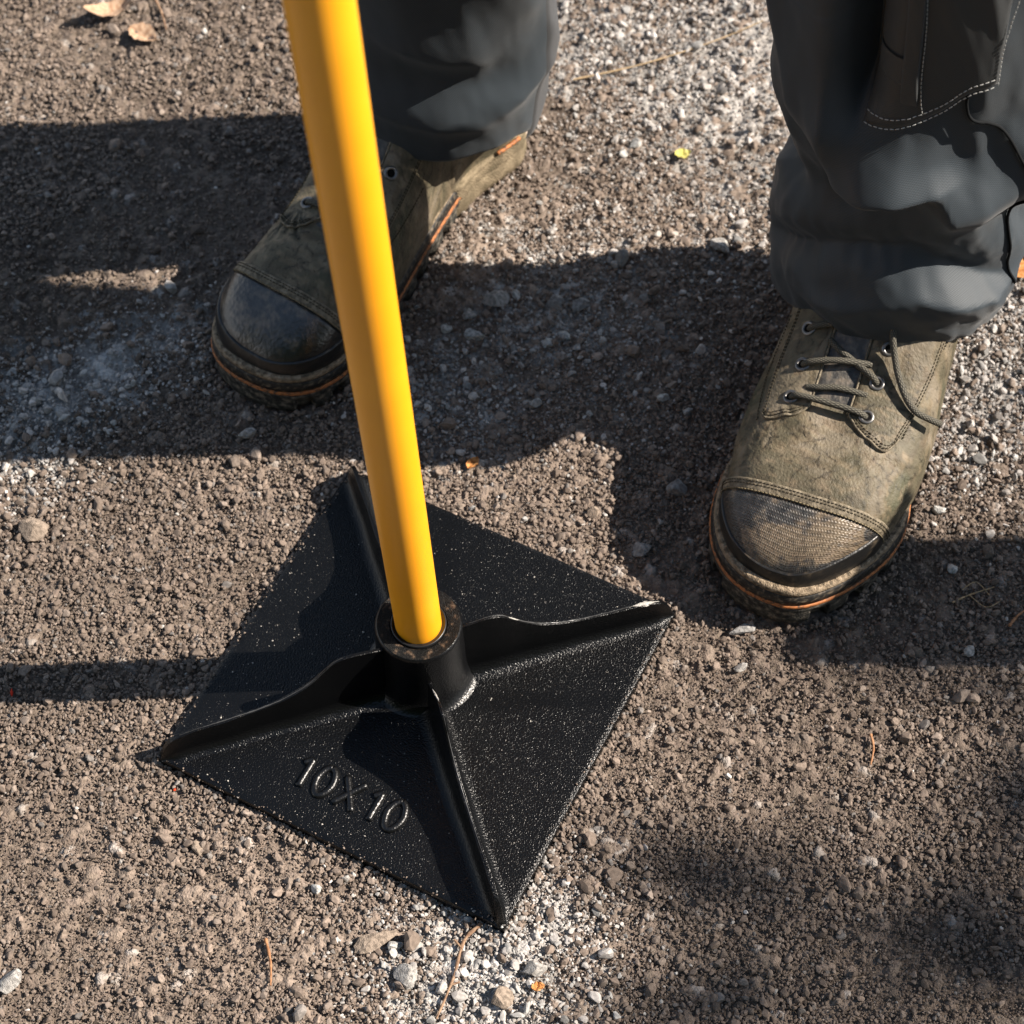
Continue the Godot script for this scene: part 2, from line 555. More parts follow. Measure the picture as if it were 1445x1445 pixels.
# an angular pebble: icosahedron split once, cut by random planes
func pebble_mesh(seed_no: int, squash: Vector3, cuts: int, flat := true, split := 1) -> ArrayMesh:
	var r := RandomNumberGenerator.new()
	r.seed = seed_no
	var g := (1.0 + sqrt(5.0)) / 2.0
	var vs := [Vector3(-1, g, 0), Vector3(1, g, 0), Vector3(-1, -g, 0), Vector3(1, -g, 0), Vector3(0, -1, g), Vector3(0, 1, g), Vector3(0, -1, -g), Vector3(0, 1, -g), Vector3(g, 0, -1), Vector3(g, 0, 1), Vector3(-g, 0, -1), Vector3(-g, 0, 1)]
	var fs := [[0, 11, 5], [0, 5, 1], [0, 1, 7], [0, 7, 10], [0, 10, 11], [1, 5, 9], [5, 11, 4], [11, 10, 2], [10, 7, 6], [7, 1, 8], [3, 9, 4], [3, 4, 2], [3, 2, 6], [3, 6, 8], [3, 8, 9], [4, 9, 5], [2, 4, 11], [6, 2, 10], [8, 6, 7], [9, 8, 1]]
	for i in vs.size():
		vs[i] = vs[i].normalized()
	for k in split:
		var nf := []
		var mid := {}
		for f in fs:
			var m := []
			for e in 3:
				var a: int = mini(f[e], f[(e + 1) % 3])
				var b: int = maxi(f[e], f[(e + 1) % 3])
				var key := a * 100000 + b
				if not mid.has(key):
					mid[key] = vs.size()
					vs.append(((vs[a] + vs[b]) * 0.5).normalized())
				m.append(mid[key])
			nf.append_array([[f[0], m[0], m[2]], [f[1], m[1], m[0]], [f[2], m[2], m[1]], m])
		fs = nf
	var planes := []
	for k in cuts:
		planes.append([Vector3(r.randf_range(-1, 1), r.randf_range(-1, 1), r.randf_range(-1, 1)).normalized(), r.randf_range(0.42, 0.8)])
	var off := r.randf() * 100.0
	for i in vs.size():
		var q: Vector3 = vs[i]
		q *= 1.0 + 0.22 * noise_b.get_noise_3d(q.x * 40.0 + off, q.y * 40.0, q.z * 40.0)
		for pl in planes:
			var d: float = q.dot(pl[0])
			if d > pl[1]:
				q -= pl[0] * (d - pl[1]) * 0.92
		vs[i] = q * squash
	var mb := MB.new()
	if flat:
		for f in fs:
			mb.tri_flat(vs[f[0]], vs[f[1]], vs[f[2]])
	else:
		var nn := PackedVector3Array()
		nn.resize(vs.size())
		for f in fs:
			var c: Vector3 = (vs[f[1]] - vs[f[0]]).cross(vs[f[2]] - vs[f[0]])
			for e in f:
				nn[e] += c
			mb.ix.append_array(PackedInt32Array([f[0], f[2], f[1]]))
		for i in vs.size():
			mb.v.append(vs[i])
			mb.n.append(nn[i].normalized())
			mb.uv.append(Vector2.ZERO)
			mb.c.append(Color.WHITE)
	return mb.mesh()


func scatter(called: String, parent: Node, meshes: Array, material: Material, spots: Array) -> void:
	# spots: one list of [Transform3D, Color] for each mesh
	for k in meshes.size():
		var mm := MultiMesh.new()
		mm.transform_format = MultiMesh.TRANSFORM_3D
		mm.use_colors = true
		mm.mesh = meshes[k]
		mm.instance_count = spots[k].size()
		for i in spots[k].size():
			mm.set_instance_transform(i, spots[k][i][0])
			mm.set_instance_color(i, spots[k][i][1])
		var o := MultiMeshInstance3D.new()
		o.name = called
		o.multimesh = mm
		o.material_override = material
		o.set_meta("kind", "stuff")
		parent.add_child(o, true)


func soil_color(x: float, z: float, grav: float, s: float) -> Color:
	var tone := noise_a.get_noise_2d(x * 22.0 + 40.0, z * 22.0) * 0.16 + noise_a.get_noise_2d(x * 5.0 + 90.0, z * 5.0) * 0.12
	var k := rng.randf()
	var v := clampf(0.92 + tone * 1.2 + rng.randfn(0.0, 0.17), 0.4, 1.6)
	var c := Color(0.220, 0.174, 0.143)
	if rng.randf() < 0.25:
		c = Color(0.255, 0.208, 0.175)
	if rng.randf() < grav * 0.92:
		c = Color(0.45, 0.42, 0.395) if k < 0.75 else Color(0.37, 0.36, 0.345)
		v = clampf(0.95 + rng.randfn(0.0, 0.18), 0.5, 1.5)
	elif k > 0.995 and s > 0.0012:
		c = Color(0.52, 0.49, 0.455)
	elif k < 0.05:
		c = Color(0.22, 0.20, 0.185)
	return Color(c.r * v, c.g * v, c.b * v)


var boot_frames := []

func under_boot(x: float, z: float, grow := 0.0) -> bool:
	for b in boot_frames:
		var q := Vector2(x - b.heel.x, z - b.heel.y)
		var l: float = q.dot(b.dir)
		var s: float = q.dot(b.side)
		if l > -grow and l < LB + grow:
			if absf(s) < sole_w(b, clampf(l / LB, 0, 1), signf(s)) + grow - 0.004:
				return true
	return false


func make_crumbs() -> void:
	var root := Node3D.new()
	root.name = "soil_crumbs"
	add_child(root)
	tag(root, "loose brown soil crumbs and grit covering the whole ground", "soil", "", "stuff")
	var meshes := []
	var spots := []
	for k in 8:
		meshes.append(pebble_mesh(100 + k, Vector3(1.1, 0.62 + 0.07 * (k % 4), 0.88 - 0.09 * (k % 3)), 10, true))
		spots.append([])
	# [count, smallest radius, largest radius, how deep set]
	var layers := [[170000, 0.0005, 0.0011, 0.15], [185000, 0.0010, 0.0021, 0.25], [17000, 0.0019, 0.0040, 0.40], [700, 0.0038, 0.0072, 0.70]]
	for l in layers:
		for i in int(l[0]):
			var z := -0.78 + 1.13 * sqrt(rng.randf()) if l[1] < 0.001 else rng.randf_range(-0.80, 0.35)
			var half := lerpf(0.56, 0.41, (z + 0.8) / 1.15)
			var x := 0.06 + rng.randf_range(-half, half)
			if in_plate(x, z, -0.002) or under_boot(x, z):
				continue
			var g := gravelly(x, z)
			var q := rng.randf()
			var r := lerpf(l[1], l[2], q * q)
			var clump := noise_b.get_noise_2d(x * 25.0 + 7.0, z * 25.0)
			if clump < -0.12 and l[1] > 0.0009 and rng.randf() < 0.6:
				continue
			if g > 0.25 and l[1] > 0.001:
				r *= 1.0 + 0.5 * g * rng.randf()
			if l[1] > 0.003 and in_plate(x, z, r):
				continue
			var y: float = ground_y(x, z) + r * (0.75 - l[3]) + rng.randf() * r * 0.8
			var b := Basis.from_euler(Vector3(rng.randf() * TAU, rng.randf() * TAU, rng.randf() * TAU)).scaled(Vector3.ONE * r * Vector3(1.0, rng.randf_range(0.7, 1.0), 1.0))
			spots[rng.randi() % 8].append([Transform3D(b, Vector3(x, y, z)), soil_color(x, z, g, r)])
	# sparser and coarser round about
	for i in 260000:
		var a := rng.randf() * TAU
		var d := 0.36 + 1.9 * pow(rng.randf(), 1.7)
		var x := 0.06 + cos(a) * d * 1.05
		var z := -0.21 + sin(a) * d * 1.1
		var half := lerpf(0.56, 0.41, (z + 0.8) / 1.15)
		if absf(x - 0.06) < half - 0.03 and z > -0.78 and z < 0.33:
			continue
		var q := rng.randf()
		var r := 0.0012 + 0.0042 * q * q * q + 0.0008 * d
		var b := Basis.from_euler(Vector3(rng.randf() * TAU, rng.randf() * TAU, rng.randf() * TAU)).scaled(Vector3.ONE * r)
		spots[i % 8].append([Transform3D(b, Vector3(x, ground_y(x, z) - 0.002 + r * 0.5, z)), soil_color(x, z, gravelly(x, z), r)])
	# crumbs pushed up against the plate's edges and the soles
	for i in 5200:
		var e := rng.randf_range(-0.131, 0.131)
		var o := 0.1275 + absf(rng.randfn(0.0, 0.004))
		var uw: Vector2 = [Vector2(e, -o), Vector2(o, e), Vector2(e, o), Vector2(-o, e)][i % 4]
		if i % 9 == 0:
			uw *= 0.975
		var r := 0.0006 + 0.0021 * pow(rng.randf(), 2.5)
		var x := uw.x * cos(PLATE_YAW) - uw.y * sin(PLATE_YAW)
		var z := -(uw.x * sin(PLATE_YAW) + uw.y * cos(PLATE_YAW))
		if i % 9 == 0:
			r *= 0.45
		var y := 0.0068 + r * 0.4 if i % 9 == 0 else ground_y(x, z) + 0.001 + r * 0.7 + 0.0025 * rng.randf() * exp(-(o - 0.1275) / 0.004)
		spots[i % 8].append([Transform3D(Basis.from_euler(Vector3(rng.randf() * TAU, rng.randf() * TAU, 0)).scaled(Vector3.ONE * r), Vector3(x, y, z)), soil_color(x, z, gravelly(x, z), r)])
	for b in boot_frames:
		for i in 1500:
			var t := rng.randf()
			var s := 1.0 if i % 2 == 0 else -1.0
			var off := sole_w(b, t, s) + absf(rng.randfn(0.0, 0.004)) - 0.001
			var q: Vector2 = b.heel + b.dir * (t * LB + (rng.randf() * 0.006 if t > 0.9 else 0.0)) + b.side * s * off
			var r := 0.0007 + 0.0024 * pow(rng.randf(), 2.5)
			spots[i % 8].append([Transform3D(Basis.from_euler(Vector3(rng.randf() * TAU, rng.randf() * TAU, 0)).scaled(Vector3.ONE * r), Vector3(q.x, ground_y(q.x, q.y) + 0.001 + r * 0.8 + 0.003 * rng.randf(), q.y)), soil_color(q.x, q.y, gravelly(q.x, q.y), r)])
	scatter("crumbs", root, meshes, M.crumb, spots)


# ------------------------------------------------------------------ the tamper
func make_tamper() -> void:
	var t := thing("hand_tamper", "yellow handled hand tamper with square black cast iron plate marked 10X10", "tamper")
	var ca := cos(PLATE_YAW)
	var sa := sin(PLATE_YAW)
	# base plate with rounded edges and a slight rise to the middle; u and w run along its sides
	var turn := func(u: float, w: float, y: float) -> Vector3: return Vector3(u * ca - w * sa, y, -(u * sa + w * ca))
	var h := 0.127
	var mb := MB.new()
	var n := 121
	var p := PackedVector3Array()
	for j in n:
		for i in n:
			var u := (2.0 * i / (n - 1) - 1.0) * h
			var w := (2.0 * j / (n - 1) - 1.0) * h
			var e := maxf(absf(u), absf(w)) / h
			var y: float = 0.0062 + 0.0022 * (1.0 - e) + noise_a.get_noise_2d(u * 40.0, w * 40.0) * 0.0004
			if e > 0.999:
				y -= 0.0008
			p.append(turn.call(u, w, y))
	mb.grid(p, n, n)
	var side := PackedVector3Array()
	var rim := PackedVector2Array()
	for k in 4:
		for i in 40:
			var s := (2.0 * i / 40.0 - 1.0) * h
			rim.append([Vector2(s, -h), Vector2(h, s), Vector2(-s, h), Vector2(-h, -s)][k])
	for lv in [[1.0, 0.0055, 0.0], [1.0035, 0.0045, 1.0], [1.0045, 0.0025, 1.0], [1.004, -0.006, 1.0]]:
		for q in rim:
			var wob: float = 1.0 + lv[2] * noise_b.get_noise_2d(q.x * 300.0, q.y * 300.0) * 0.004
			side.append(turn.call(q.x * lv[0] * wob, q.y * lv[0] * wob, lv[1]))
	mb.grid(side, rim.size(), 4, true)
	var plate := part("base_plate", mb.mesh(), M.iron, t)

	# four ribs from the socket to the corners; heights over the ground by distance from the centre
	var far := h * sqrt(2.0)
	var rr := [0.024, 0.036, 0.048, 0.056, 0.064, 0.072, 0.082, 0.094, 0.110, 0.128, 0.145, 0.158, 0.166, 0.171, 0.1755, 0.1775]
	var hh := [0.0665, 0.0685, 0.0692, 0.0665, 0.0580, 0.0495, 0.0420, 0.0362, 0.0325, 0.0310, 0.0300, 0.0285, 0.0262, 0.0215, 0.0130, 0.0070]
	var lower := [0.0, 0.0, 0.0175, 0.004]
	for k in 4:
		var yaw := PLATE_YAW + PI / 4 + k * PI / 2     # k 0: right corner, 1: back, 2: left, 3: front
		var d := Vector3(cos(yaw), 0, -sin(yaw))
		var s := Vector3(sin(yaw), 0, cos(yaw))
		var rib := MB.new()
		var q := PackedVector3Array()
		var rows := 90
		var sect := 41
		for j in rows:
			var r := lerpf(0.024, 0.1775, float(j) / (rows - 1))
			var top := curve(rr, hh, r)
			if k == 3:
				top = minf(top, lerpf(0.050, 0.066, smoothstep(0.024, 0.05, r)))
			var base := 0.0062 + 0.0022 * (1.0 - r / far) - 0.0002
			top += noise_b.get_noise_2d(r * 500.0, k * 50.0) * 0.0004
			var half := lerpf(0.0012, 0.0015, smoothstep(0.03, 0.1, r)) + noise_b.get_noise_2d(r * 200.0, 20.0 + k * 50.0) * 0.0005
			var foot := lerpf(0.0105, 0.0075, smoothstep(0.05, 0.16, r)) * (1.0 - smoothstep(0.165, 0.1775, r) * 0.85)
			var drift := noise_a.get_noise_2d(r * 30.0, k * 70.0) * 0.0008
			for i in sect:
				var a := 2.0 * i / (sect - 1) - 1.0
				var m := absf(a)
				var x := 0.0
				var y := 0.0
				var tall := maxf(top - base, 0.0006)
				if m < 0.25:      # crown
					var th := m / 0.25 * PI / 2
					x = half * minf(1.0, 1.15 * sin(th))
					y = top - 0.0006 * pow(1.0 - cos(th), 2.0)
				elif m < 0.55:    # side with draft
					var f := (m - 0.25) / 0.30
					x = half + 0.0013 * f
					y = lerpf(top - 0.0006, base + minf(foot, tall * 0.6), f)
				else:             # fillet that runs out on the plate
					var th := (m - 0.55) / 0.45 * PI / 2
					var ry := minf(foot, tall * 0.6)
					x = half + 0.0013 + foot * (1.0 - cos(th))
					y = base + ry * (1.0 - sin(th))
				q.append(d * r + s * (x * signf(a) + drift) + Vector3.UP * y)
		rib.grid(q, sect, rows)
		part("rib", rib.mesh(), M.iron, plate)
	# bare metal on the rib's edge; the thin worn strips also paint its highlight
	for w in [[0, 0.146, 0.1665, 0.0022], [0, 0.060, 0.068, 0.0015], [3, 0.030, 0.046, 0.0016], [0, 0.034, 0.160, 0.00075], [2, 0.050, 0.162, 0.00075], [3, 0.046, 0.150, 0.0007]]:
		var yaw: float = PLATE_YAW + PI / 4 + w[0] * PI / 2
		var d := Vector3(cos(yaw), 0, -sin(yaw))
		var s := Vector3(sin(yaw), 0, cos(yaw))
		var q := PackedVector3Array()
		var chip_rows := 26 if w[3] > 0.001 else 90
		for j in chip_rows:
			var r := lerpf(w[1], w[2], float(j) / (chip_rows - 1))
			var top := curve(rr, hh, r)
			if w[0] == 3:
				top = minf(top, lerpf(0.050, 0.066, smoothstep(0.024, 0.05, r)))
			top += noise_b.get_noise_2d(r * 500.0, w[0] * 50.0) * 0.0004
			var drift := noise_a.get_noise_2d(r * 30.0, w[0] * 70.0) * 0.0008
			var ww: float = w[3] * (0.75 + 0.5 * noise_b.get_noise_2d(r * 900.0, 5.0)) * sin(PI * clampf(float(j) / (chip_rows - 1), 0.06, 0.94))
			for i in 7:
				var a := (2.0 * i / 6.0 - 1.0)
				q.append(d * r + s * (a * ww + drift) + Vector3.UP * (top + 0.0005 - 0.0011 * a * a + 0.0004 * noise_b.get_noise_2d(r * 1500.0, a * 300.0)))
		var chip := MB.new()
		chip.grid(q, 7, chip_rows)
		part("chipped_edge" if w[3] > 0.001 else "worn_edge_highlight", chip.mesh(), M.chip if w[3] > 0.001 else M.edge, plate)

	# raised 10X10 on the facet that faces the camera, read along that edge
	var text := MB.new()
	var centre := Vector2(-0.003, -0.0925)     # u, w in the plate's own axes
	var strokes := []
	var cw := 0.0155
	var gap := 0.0
	for ch in [["1", -0.0345], ["0", -0.0185], ["X", 0.0005], ["1", 0.0195], ["0", 0.0355]]:
		var x0: float = ch[1]
		if ch[0] == "1":
			strokes.append([Vector2(x0 - 0.0035, 0.0060), Vector2(x0 + 0.0005, 0.0098), Vector2(x0 + 0.0013, 0.0105)])
			strokes.append([Vector2(x0 + 0.0013, 0.0105), Vector2(x0 + 0.0013, 0.0), Vector2(x0 + 0.0013, -0.0110)])
		elif ch[0] == "0":
			var o := []
			for k in 33:
				var a := TAU * k / 32.0
				o.append(Vector2(x0 + 0.0060 * sin(a) * (1.0 - 0.12 * absf(cos(a))), 0.0108 * cos(a)))
			strokes.append(o)
		else:
			strokes.append([Vector2(x0 - 0.0072, 0.0105), Vector2(x0, 0.0), Vector2(x0 + 0.0072, -0.0108)])
			strokes.append([Vector2(x0 + 0.0072, 0.0105), Vector2(x0, 0.0), Vector2(x0 - 0.0072, -0.0108)])
	for st in strokes:
		var path := PackedVector3Array()
		for k in st.size() - 1:
			var a: Vector2 = st[k]
			var b: Vector2 = st[k + 1]
			var m := 6 if st.size() < 5 else 1
			for i in m:
				var c := centre + a.lerp(b, float(i) / m) * 0.96
				path.append(turn.call(c.x, c.y, 0.0062 + 0.0022 * (1.0 - maxf(absf(c.x), absf(c.y)) / h)))
		var e: Vector2 = centre + st[st.size() - 1] * 0.96
		path.append(turn.call(e.x, e.y, 0.0062 + 0.0022 * (1.0 - maxf(absf(e.x), absf(e.y)) / h)))
		text.tube(path, 0.0025, 12, Vector3.UP, 1.0)
	part("raised_lettering", text.mesh(), M.letters, plate)

	# socket
	var so := MB.new()
	var at := Vector3(0, 0, -0.0095)
	so.lathe([Vector2(0.0405, 0.0072), Vector2(0.0365, 0.0082), Vector2(0.0330, 0.0112), Vector2(0.0310, 0.0165), Vector2(0.0298, 0.026), Vector2(0.0290, 0.05), Vector2(0.0284, 0.0675), Vector2(0.0279, 0.0694), Vector2(0.0268, 0.0702)], 72, at)
	part("socket", so.mesh(), M.smooth_iron, t)
	var ri := MB.new()
	ri.lathe([Vector2(0.0268, 0.0702), Vector2(0.0250, 0.0698), Vector2(0.0215, 0.0690), Vector2(0.0190, 0.0688), Vector2(0.0178, 0.0682), Vector2(0.0174, 0.060)], 72, at, 0.006)
	part("socket_rim", ri.mesh(), M.rust, t)
	var lip := MB.new()
	lip.lathe([Vector2(0.0180, 0.0680), Vector2(0.0180, 0.0701), Vector2(0.0176, 0.0707), Vector2(0.0170, 0.0706), Vector2(0.0164, 0.0694), Vector2(0.0157, 0.0687), Vector2(0.0146, 0.0684)], 72, at)
	part("rubber_bush", lip.mesh(), M.rubber, t)

	# handle: leans a little to the left and to the viewer
	var base := Vector3(0.0004, 0.050, -0.0105)
	var lean := Vector3(-0.0345, 1.0, 0.018)
	var pole := MB.new()
	var path := PackedVector3Array()
	for k in 41:
		path.append(base + lean * (1.06 * k / 40.0))
	pole.tube(path, 0.0150, 64)
	part("handle", pole.mesh(), M.yellow, t)
	var grip := MB.new()
	path = PackedVector3Array()
	var rad := PackedFloat32Array()
	for k in 41:
		path.append(base + lean * (0.93 + 0.16 * k / 40.0))
		rad.append(0.0195 + 0.001 * sin(k * 1.6) - (0.006 if k == 40 or k == 0 else 0.0))
	grip.tube(path, rad, 32)
	part("grip", grip.mesh(), M.rubber, t)


# ------------------------------------------------------------------ boots
const LB := 0.335
const WT := [0.0, 0.10, 0.25, 0.40, 0.55, 0.68, 0.80, 0.90, 1.0]
const HT := [0.0, 0.20, 0.30, 0.36, 0.42, 0.48, 0.54, 0.60, 0.66, 0.74, 0.82, 0.90, 1.0]
const HV := [0.24, 0.24, 0.235, 0.19, 0.112, 0.088, 0.075, 0.067, 0.061, 0.056, 0.053, 0.048, 0.042]
const Y0 := 0.036

func ends(t: float, e0: float, e1: float) -> float:
	var a := clampf(t / e0, 0, 1)
	var b := clampf((1.0 - t) / e1, 0, 1)
	return pow(1.0 - pow(1.0 - a, 2.2), 1 / 2.2) * pow(1.0 - pow(1.0 - b, 2.3), 1 / 2.3)


func sole_w(b: Dictionary, t: float, s: float) -> float:
	return curve(WT, b.wr if s > 0 else b.wl, t) * ends(t, 0.12, 0.24)


func boot_raw(b: Dictionary, t: float, ph: float) -> Vector3:
	var s := 1.0 if ph >= 0 else -1.0
	var a := absf(ph) * PI / 2
	var w := sole_w(b, t, s) - (0.003 + 0.0035 * smoothstep(0.60, 0.84, t)) * ends(t, 0.12, 0.24)
	var e := clampf((1.0 - t) / 0.24, 0, 1)
	var h := curve(HT, HV, t) * pow(1.0 - pow(1.0 - e, 2.1), 1 / 2.1)
	var x := s * w * pow(sin(a), 0.62) * (1.0 + 0.05 * sin(2 * a))
	return Vector3(x, Y0 + h * pow(maxf(cos(a), 0.0), 0.80), 0.008 + t * (LB - 0.0175))


func boot_normal(b: Dictionary, t: float, ph: float) -> Vector3:
	var e := 0.004
	var du := boot_raw(b, t, minf(ph + e, 1.0)) - boot_raw(b, t, maxf(ph - e, -1.0))
	var dv := boot_raw(b, minf(t + e, 1.0), ph) - boot_raw(b, maxf(t - e, 0.0), ph)
	var n := dv.cross(du)
	return n.normalized() if n.length_squared() > 1e-16 else Vector3(0, 0.2, 1).normalized()


func boot_pt(b: Dictionary, t: float, ph: float, off := 0.0) -> Vector3:
	var q := boot_raw(b, t, ph)
	# creases where the vamp bends, and small dents
	var k := exp(-pow((t - 0.74) / 0.05, 2.0)) * (1.0 - 0.5 * absf(ph))
	off += k * 0.0024 * noise_b.get_noise_2d(t * 620.0 + 60.0 * noise_a.get_noise_2d(ph * 12.0 + b.seed, t * 30.0), ph * 14.0 + b.seed)
	off += 0.0016 * noise_a.get_noise_3d(q.x * 90.0 + b.seed, q.y * 90.0, q.z * 90.0)
	return q + boot_normal(b, t, ph) * off


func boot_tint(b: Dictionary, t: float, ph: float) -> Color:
	# tan on the vamp, dark green patches with edges of their own, dark olive elsewhere
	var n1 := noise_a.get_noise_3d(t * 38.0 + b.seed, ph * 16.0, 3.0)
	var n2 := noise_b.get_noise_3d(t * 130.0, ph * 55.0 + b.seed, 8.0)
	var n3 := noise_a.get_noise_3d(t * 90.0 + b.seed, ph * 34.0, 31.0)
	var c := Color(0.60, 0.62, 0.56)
	c = c.lerp(Color(1.24, 1.13, 1.04), smoothstep(0.05, 0.60, 1.5 * n1 + 0.9 * n3 + (0.62 * exp(-pow((t - 0.79) / 0.085, 2.0) - pow((ph + 0.12) / 0.55, 2.0)) + 0.28 * smoothstep(0.45, 0.9, ph) * smoothstep(0.75, 0.5, t)) * b.tint))
	for st in b.blotches:
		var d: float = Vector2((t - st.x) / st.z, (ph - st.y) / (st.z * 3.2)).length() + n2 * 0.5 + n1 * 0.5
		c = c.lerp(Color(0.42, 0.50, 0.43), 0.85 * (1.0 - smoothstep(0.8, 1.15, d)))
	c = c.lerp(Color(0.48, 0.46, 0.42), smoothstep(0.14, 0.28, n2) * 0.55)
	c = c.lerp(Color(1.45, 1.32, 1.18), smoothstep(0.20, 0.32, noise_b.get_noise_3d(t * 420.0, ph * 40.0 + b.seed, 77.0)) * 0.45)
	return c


func seam_t(ph: float) -> float:
	return 0.884 - 0.055 * ph * ph - 0.015 * ph


func overlay(b: Dictionary, tops: Callable, nu: int, nv: int, thick: float, edge: float, round_far := true) -> ArrayMesh:
	# tops(s, r) gives (t, ph); the patch stands thick over the upper and rolls down at its edges
	var mb := MB.new()
	var p := PackedVector3Array()
	var cols := PackedColorArray()
	var uvs := PackedVector2Array()
	for j in nv:
		for i in nu:
			var s := float(i) / (nu - 1)
			var r := float(j) / (nv - 1)
			var q: Vector2 = tops.call(s, r)
			var m := minf(minf(s, 1.0 - s), r if not round_far else minf(r, 1.0 - r)) / edge
			var f := sqrt(clampf(m * (2.0 - m), 0, 1)) if m < 1 else 1.0
			p.append(boot_pt(b, q.x, q.y, -0.0006 + (thick + 0.0006) * f))
			uvs.append(Vector2(q.y * 0.12, q.x * LB))
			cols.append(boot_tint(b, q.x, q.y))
	mb.grid(p, nu, nv, false, uvs, cols)
	return mb.mesh()


func stitches(b: Dictionary, line: Array, pitch: float, off: float, r := 0.00045) -> ArrayMesh:
	# short thread dashes along a line of (t, ph)
	var pts := PackedVector3Array()
	for i in line.size() - 1:
		for k in 12:
			var q: Vector2 = line[i].lerp(line[i + 1], k / 12.0)
			pts.append(boot_pt(b, q.x, q.y, off))
	return dashes(pts, pitch, r)


func dashes(pts: PackedVector3Array, pitch: float, r: float) -> ArrayMesh:
	var mb := MB.new()
	var run := 0.0
	for i in pts.size() - 1:
		var a := pts[i]
		var d := a.distance_to(pts[i + 1])
		while run < d:
			var q := a.lerp(pts[i + 1], run / d)
			var dir := (pts[i + 1] - a).normalized() * pitch * 0.36
			mb.tube(PackedVector3Array([q - dir, q - dir * 0.6, q + dir * 0.6, q + dir]), [r * 0.5, r, r, r * 0.5], 5)
			run += pitch
		run -= d
	return mb.mesh()


func sole_loop(b: Dictionary, off: float, y: float, n := 200, lug := 0.0) -> PackedVector3Array:
	var flat := PackedVector2Array()
	for i in n:
		var f := float(i) / n
		var s := 1.0 if f < 0.5 else -1.0
		var g := f * 2.0 if f < 0.5 else 2.0 - f * 2.0
		var t := 0.5 - 0.5 * cos(PI * g)
		flat.append(Vector2(s * sole_w(b, t, s), t * LB))
	var out := PackedVector3Array()
	for i in n:
		var d := (flat[(i + 1) % n] - flat[(i + n - 1) % n]).normalized()
		var q := flat[i]
		var o: float = off - b.tuck * (1.0 - smoothstep(0.60, 0.76, q.y / LB))
		if lug > 0.0:
			var g := sin(q.y * 260.0 + (0.0 if q.x > 0 else 1.0))
			o -= lug if g > 0.45 else 0.0
		out.append(Vector3(q.x + d.y * o, y + 0.004 * pow(clampf((q.y / LB - 0.82) / 0.18, 0, 1), 2.0), q.y - d.x * o))
	return out


func sole_band(b: Dictionary, rows: Array, lug := 0.0, n := 200) -> ArrayMesh:
	var mb := MB.new()
	var p := PackedVector3Array()
	for r in rows:
		p.append_array(sole_loop(b, r[0], r[1], n, lug if r.size() > 2 else 0.0))
	mb.grid(p, n, rows.size(), true)
	return mb.mesh()


func ring_mesh(at: Vector3, normal: Vector3, r: float, w: float) -> ArrayMesh:
	var mb := MB.new()
	var x := normal.cross(Vector3.UP if absf(normal.y) < 0.9 else Vector3.RIGHT).normalized()
	var y := x.cross(normal)
	var p := PackedVector3Array()
	for k in 9:
		var a := TAU * k / 8.0
		for i in 24:
			var c := TAU * i / 24.0
			var rr := r + w * cos(a)
			p.append(at + (x * cos(c) + y * sin(c)) * rr + normal * w * 0.7 * sin(a))
	mb.grid(p, 24, 9, true)
	return mb.mesh()


func disc_mesh(at: Vector3, normal: Vector3, r: float) -> ArrayMesh:
	var mb := MB.new()
	var x := normal.cross(Vector3.UP if absf(normal.y) < 0.9 else Vector3.RIGHT).normalized()
	var y := x.cross(normal)
	var p := PackedVector3Array()
	for k in 2:
		for i in 20:
			var c := TAU * i / 20.0
			p.append(at + (x * cos(c) + y * sin(c)) * r * (0.01 if k == 0 else 1.0))
	mb.grid(p, 20, 2, true)
	return mb.mesh()


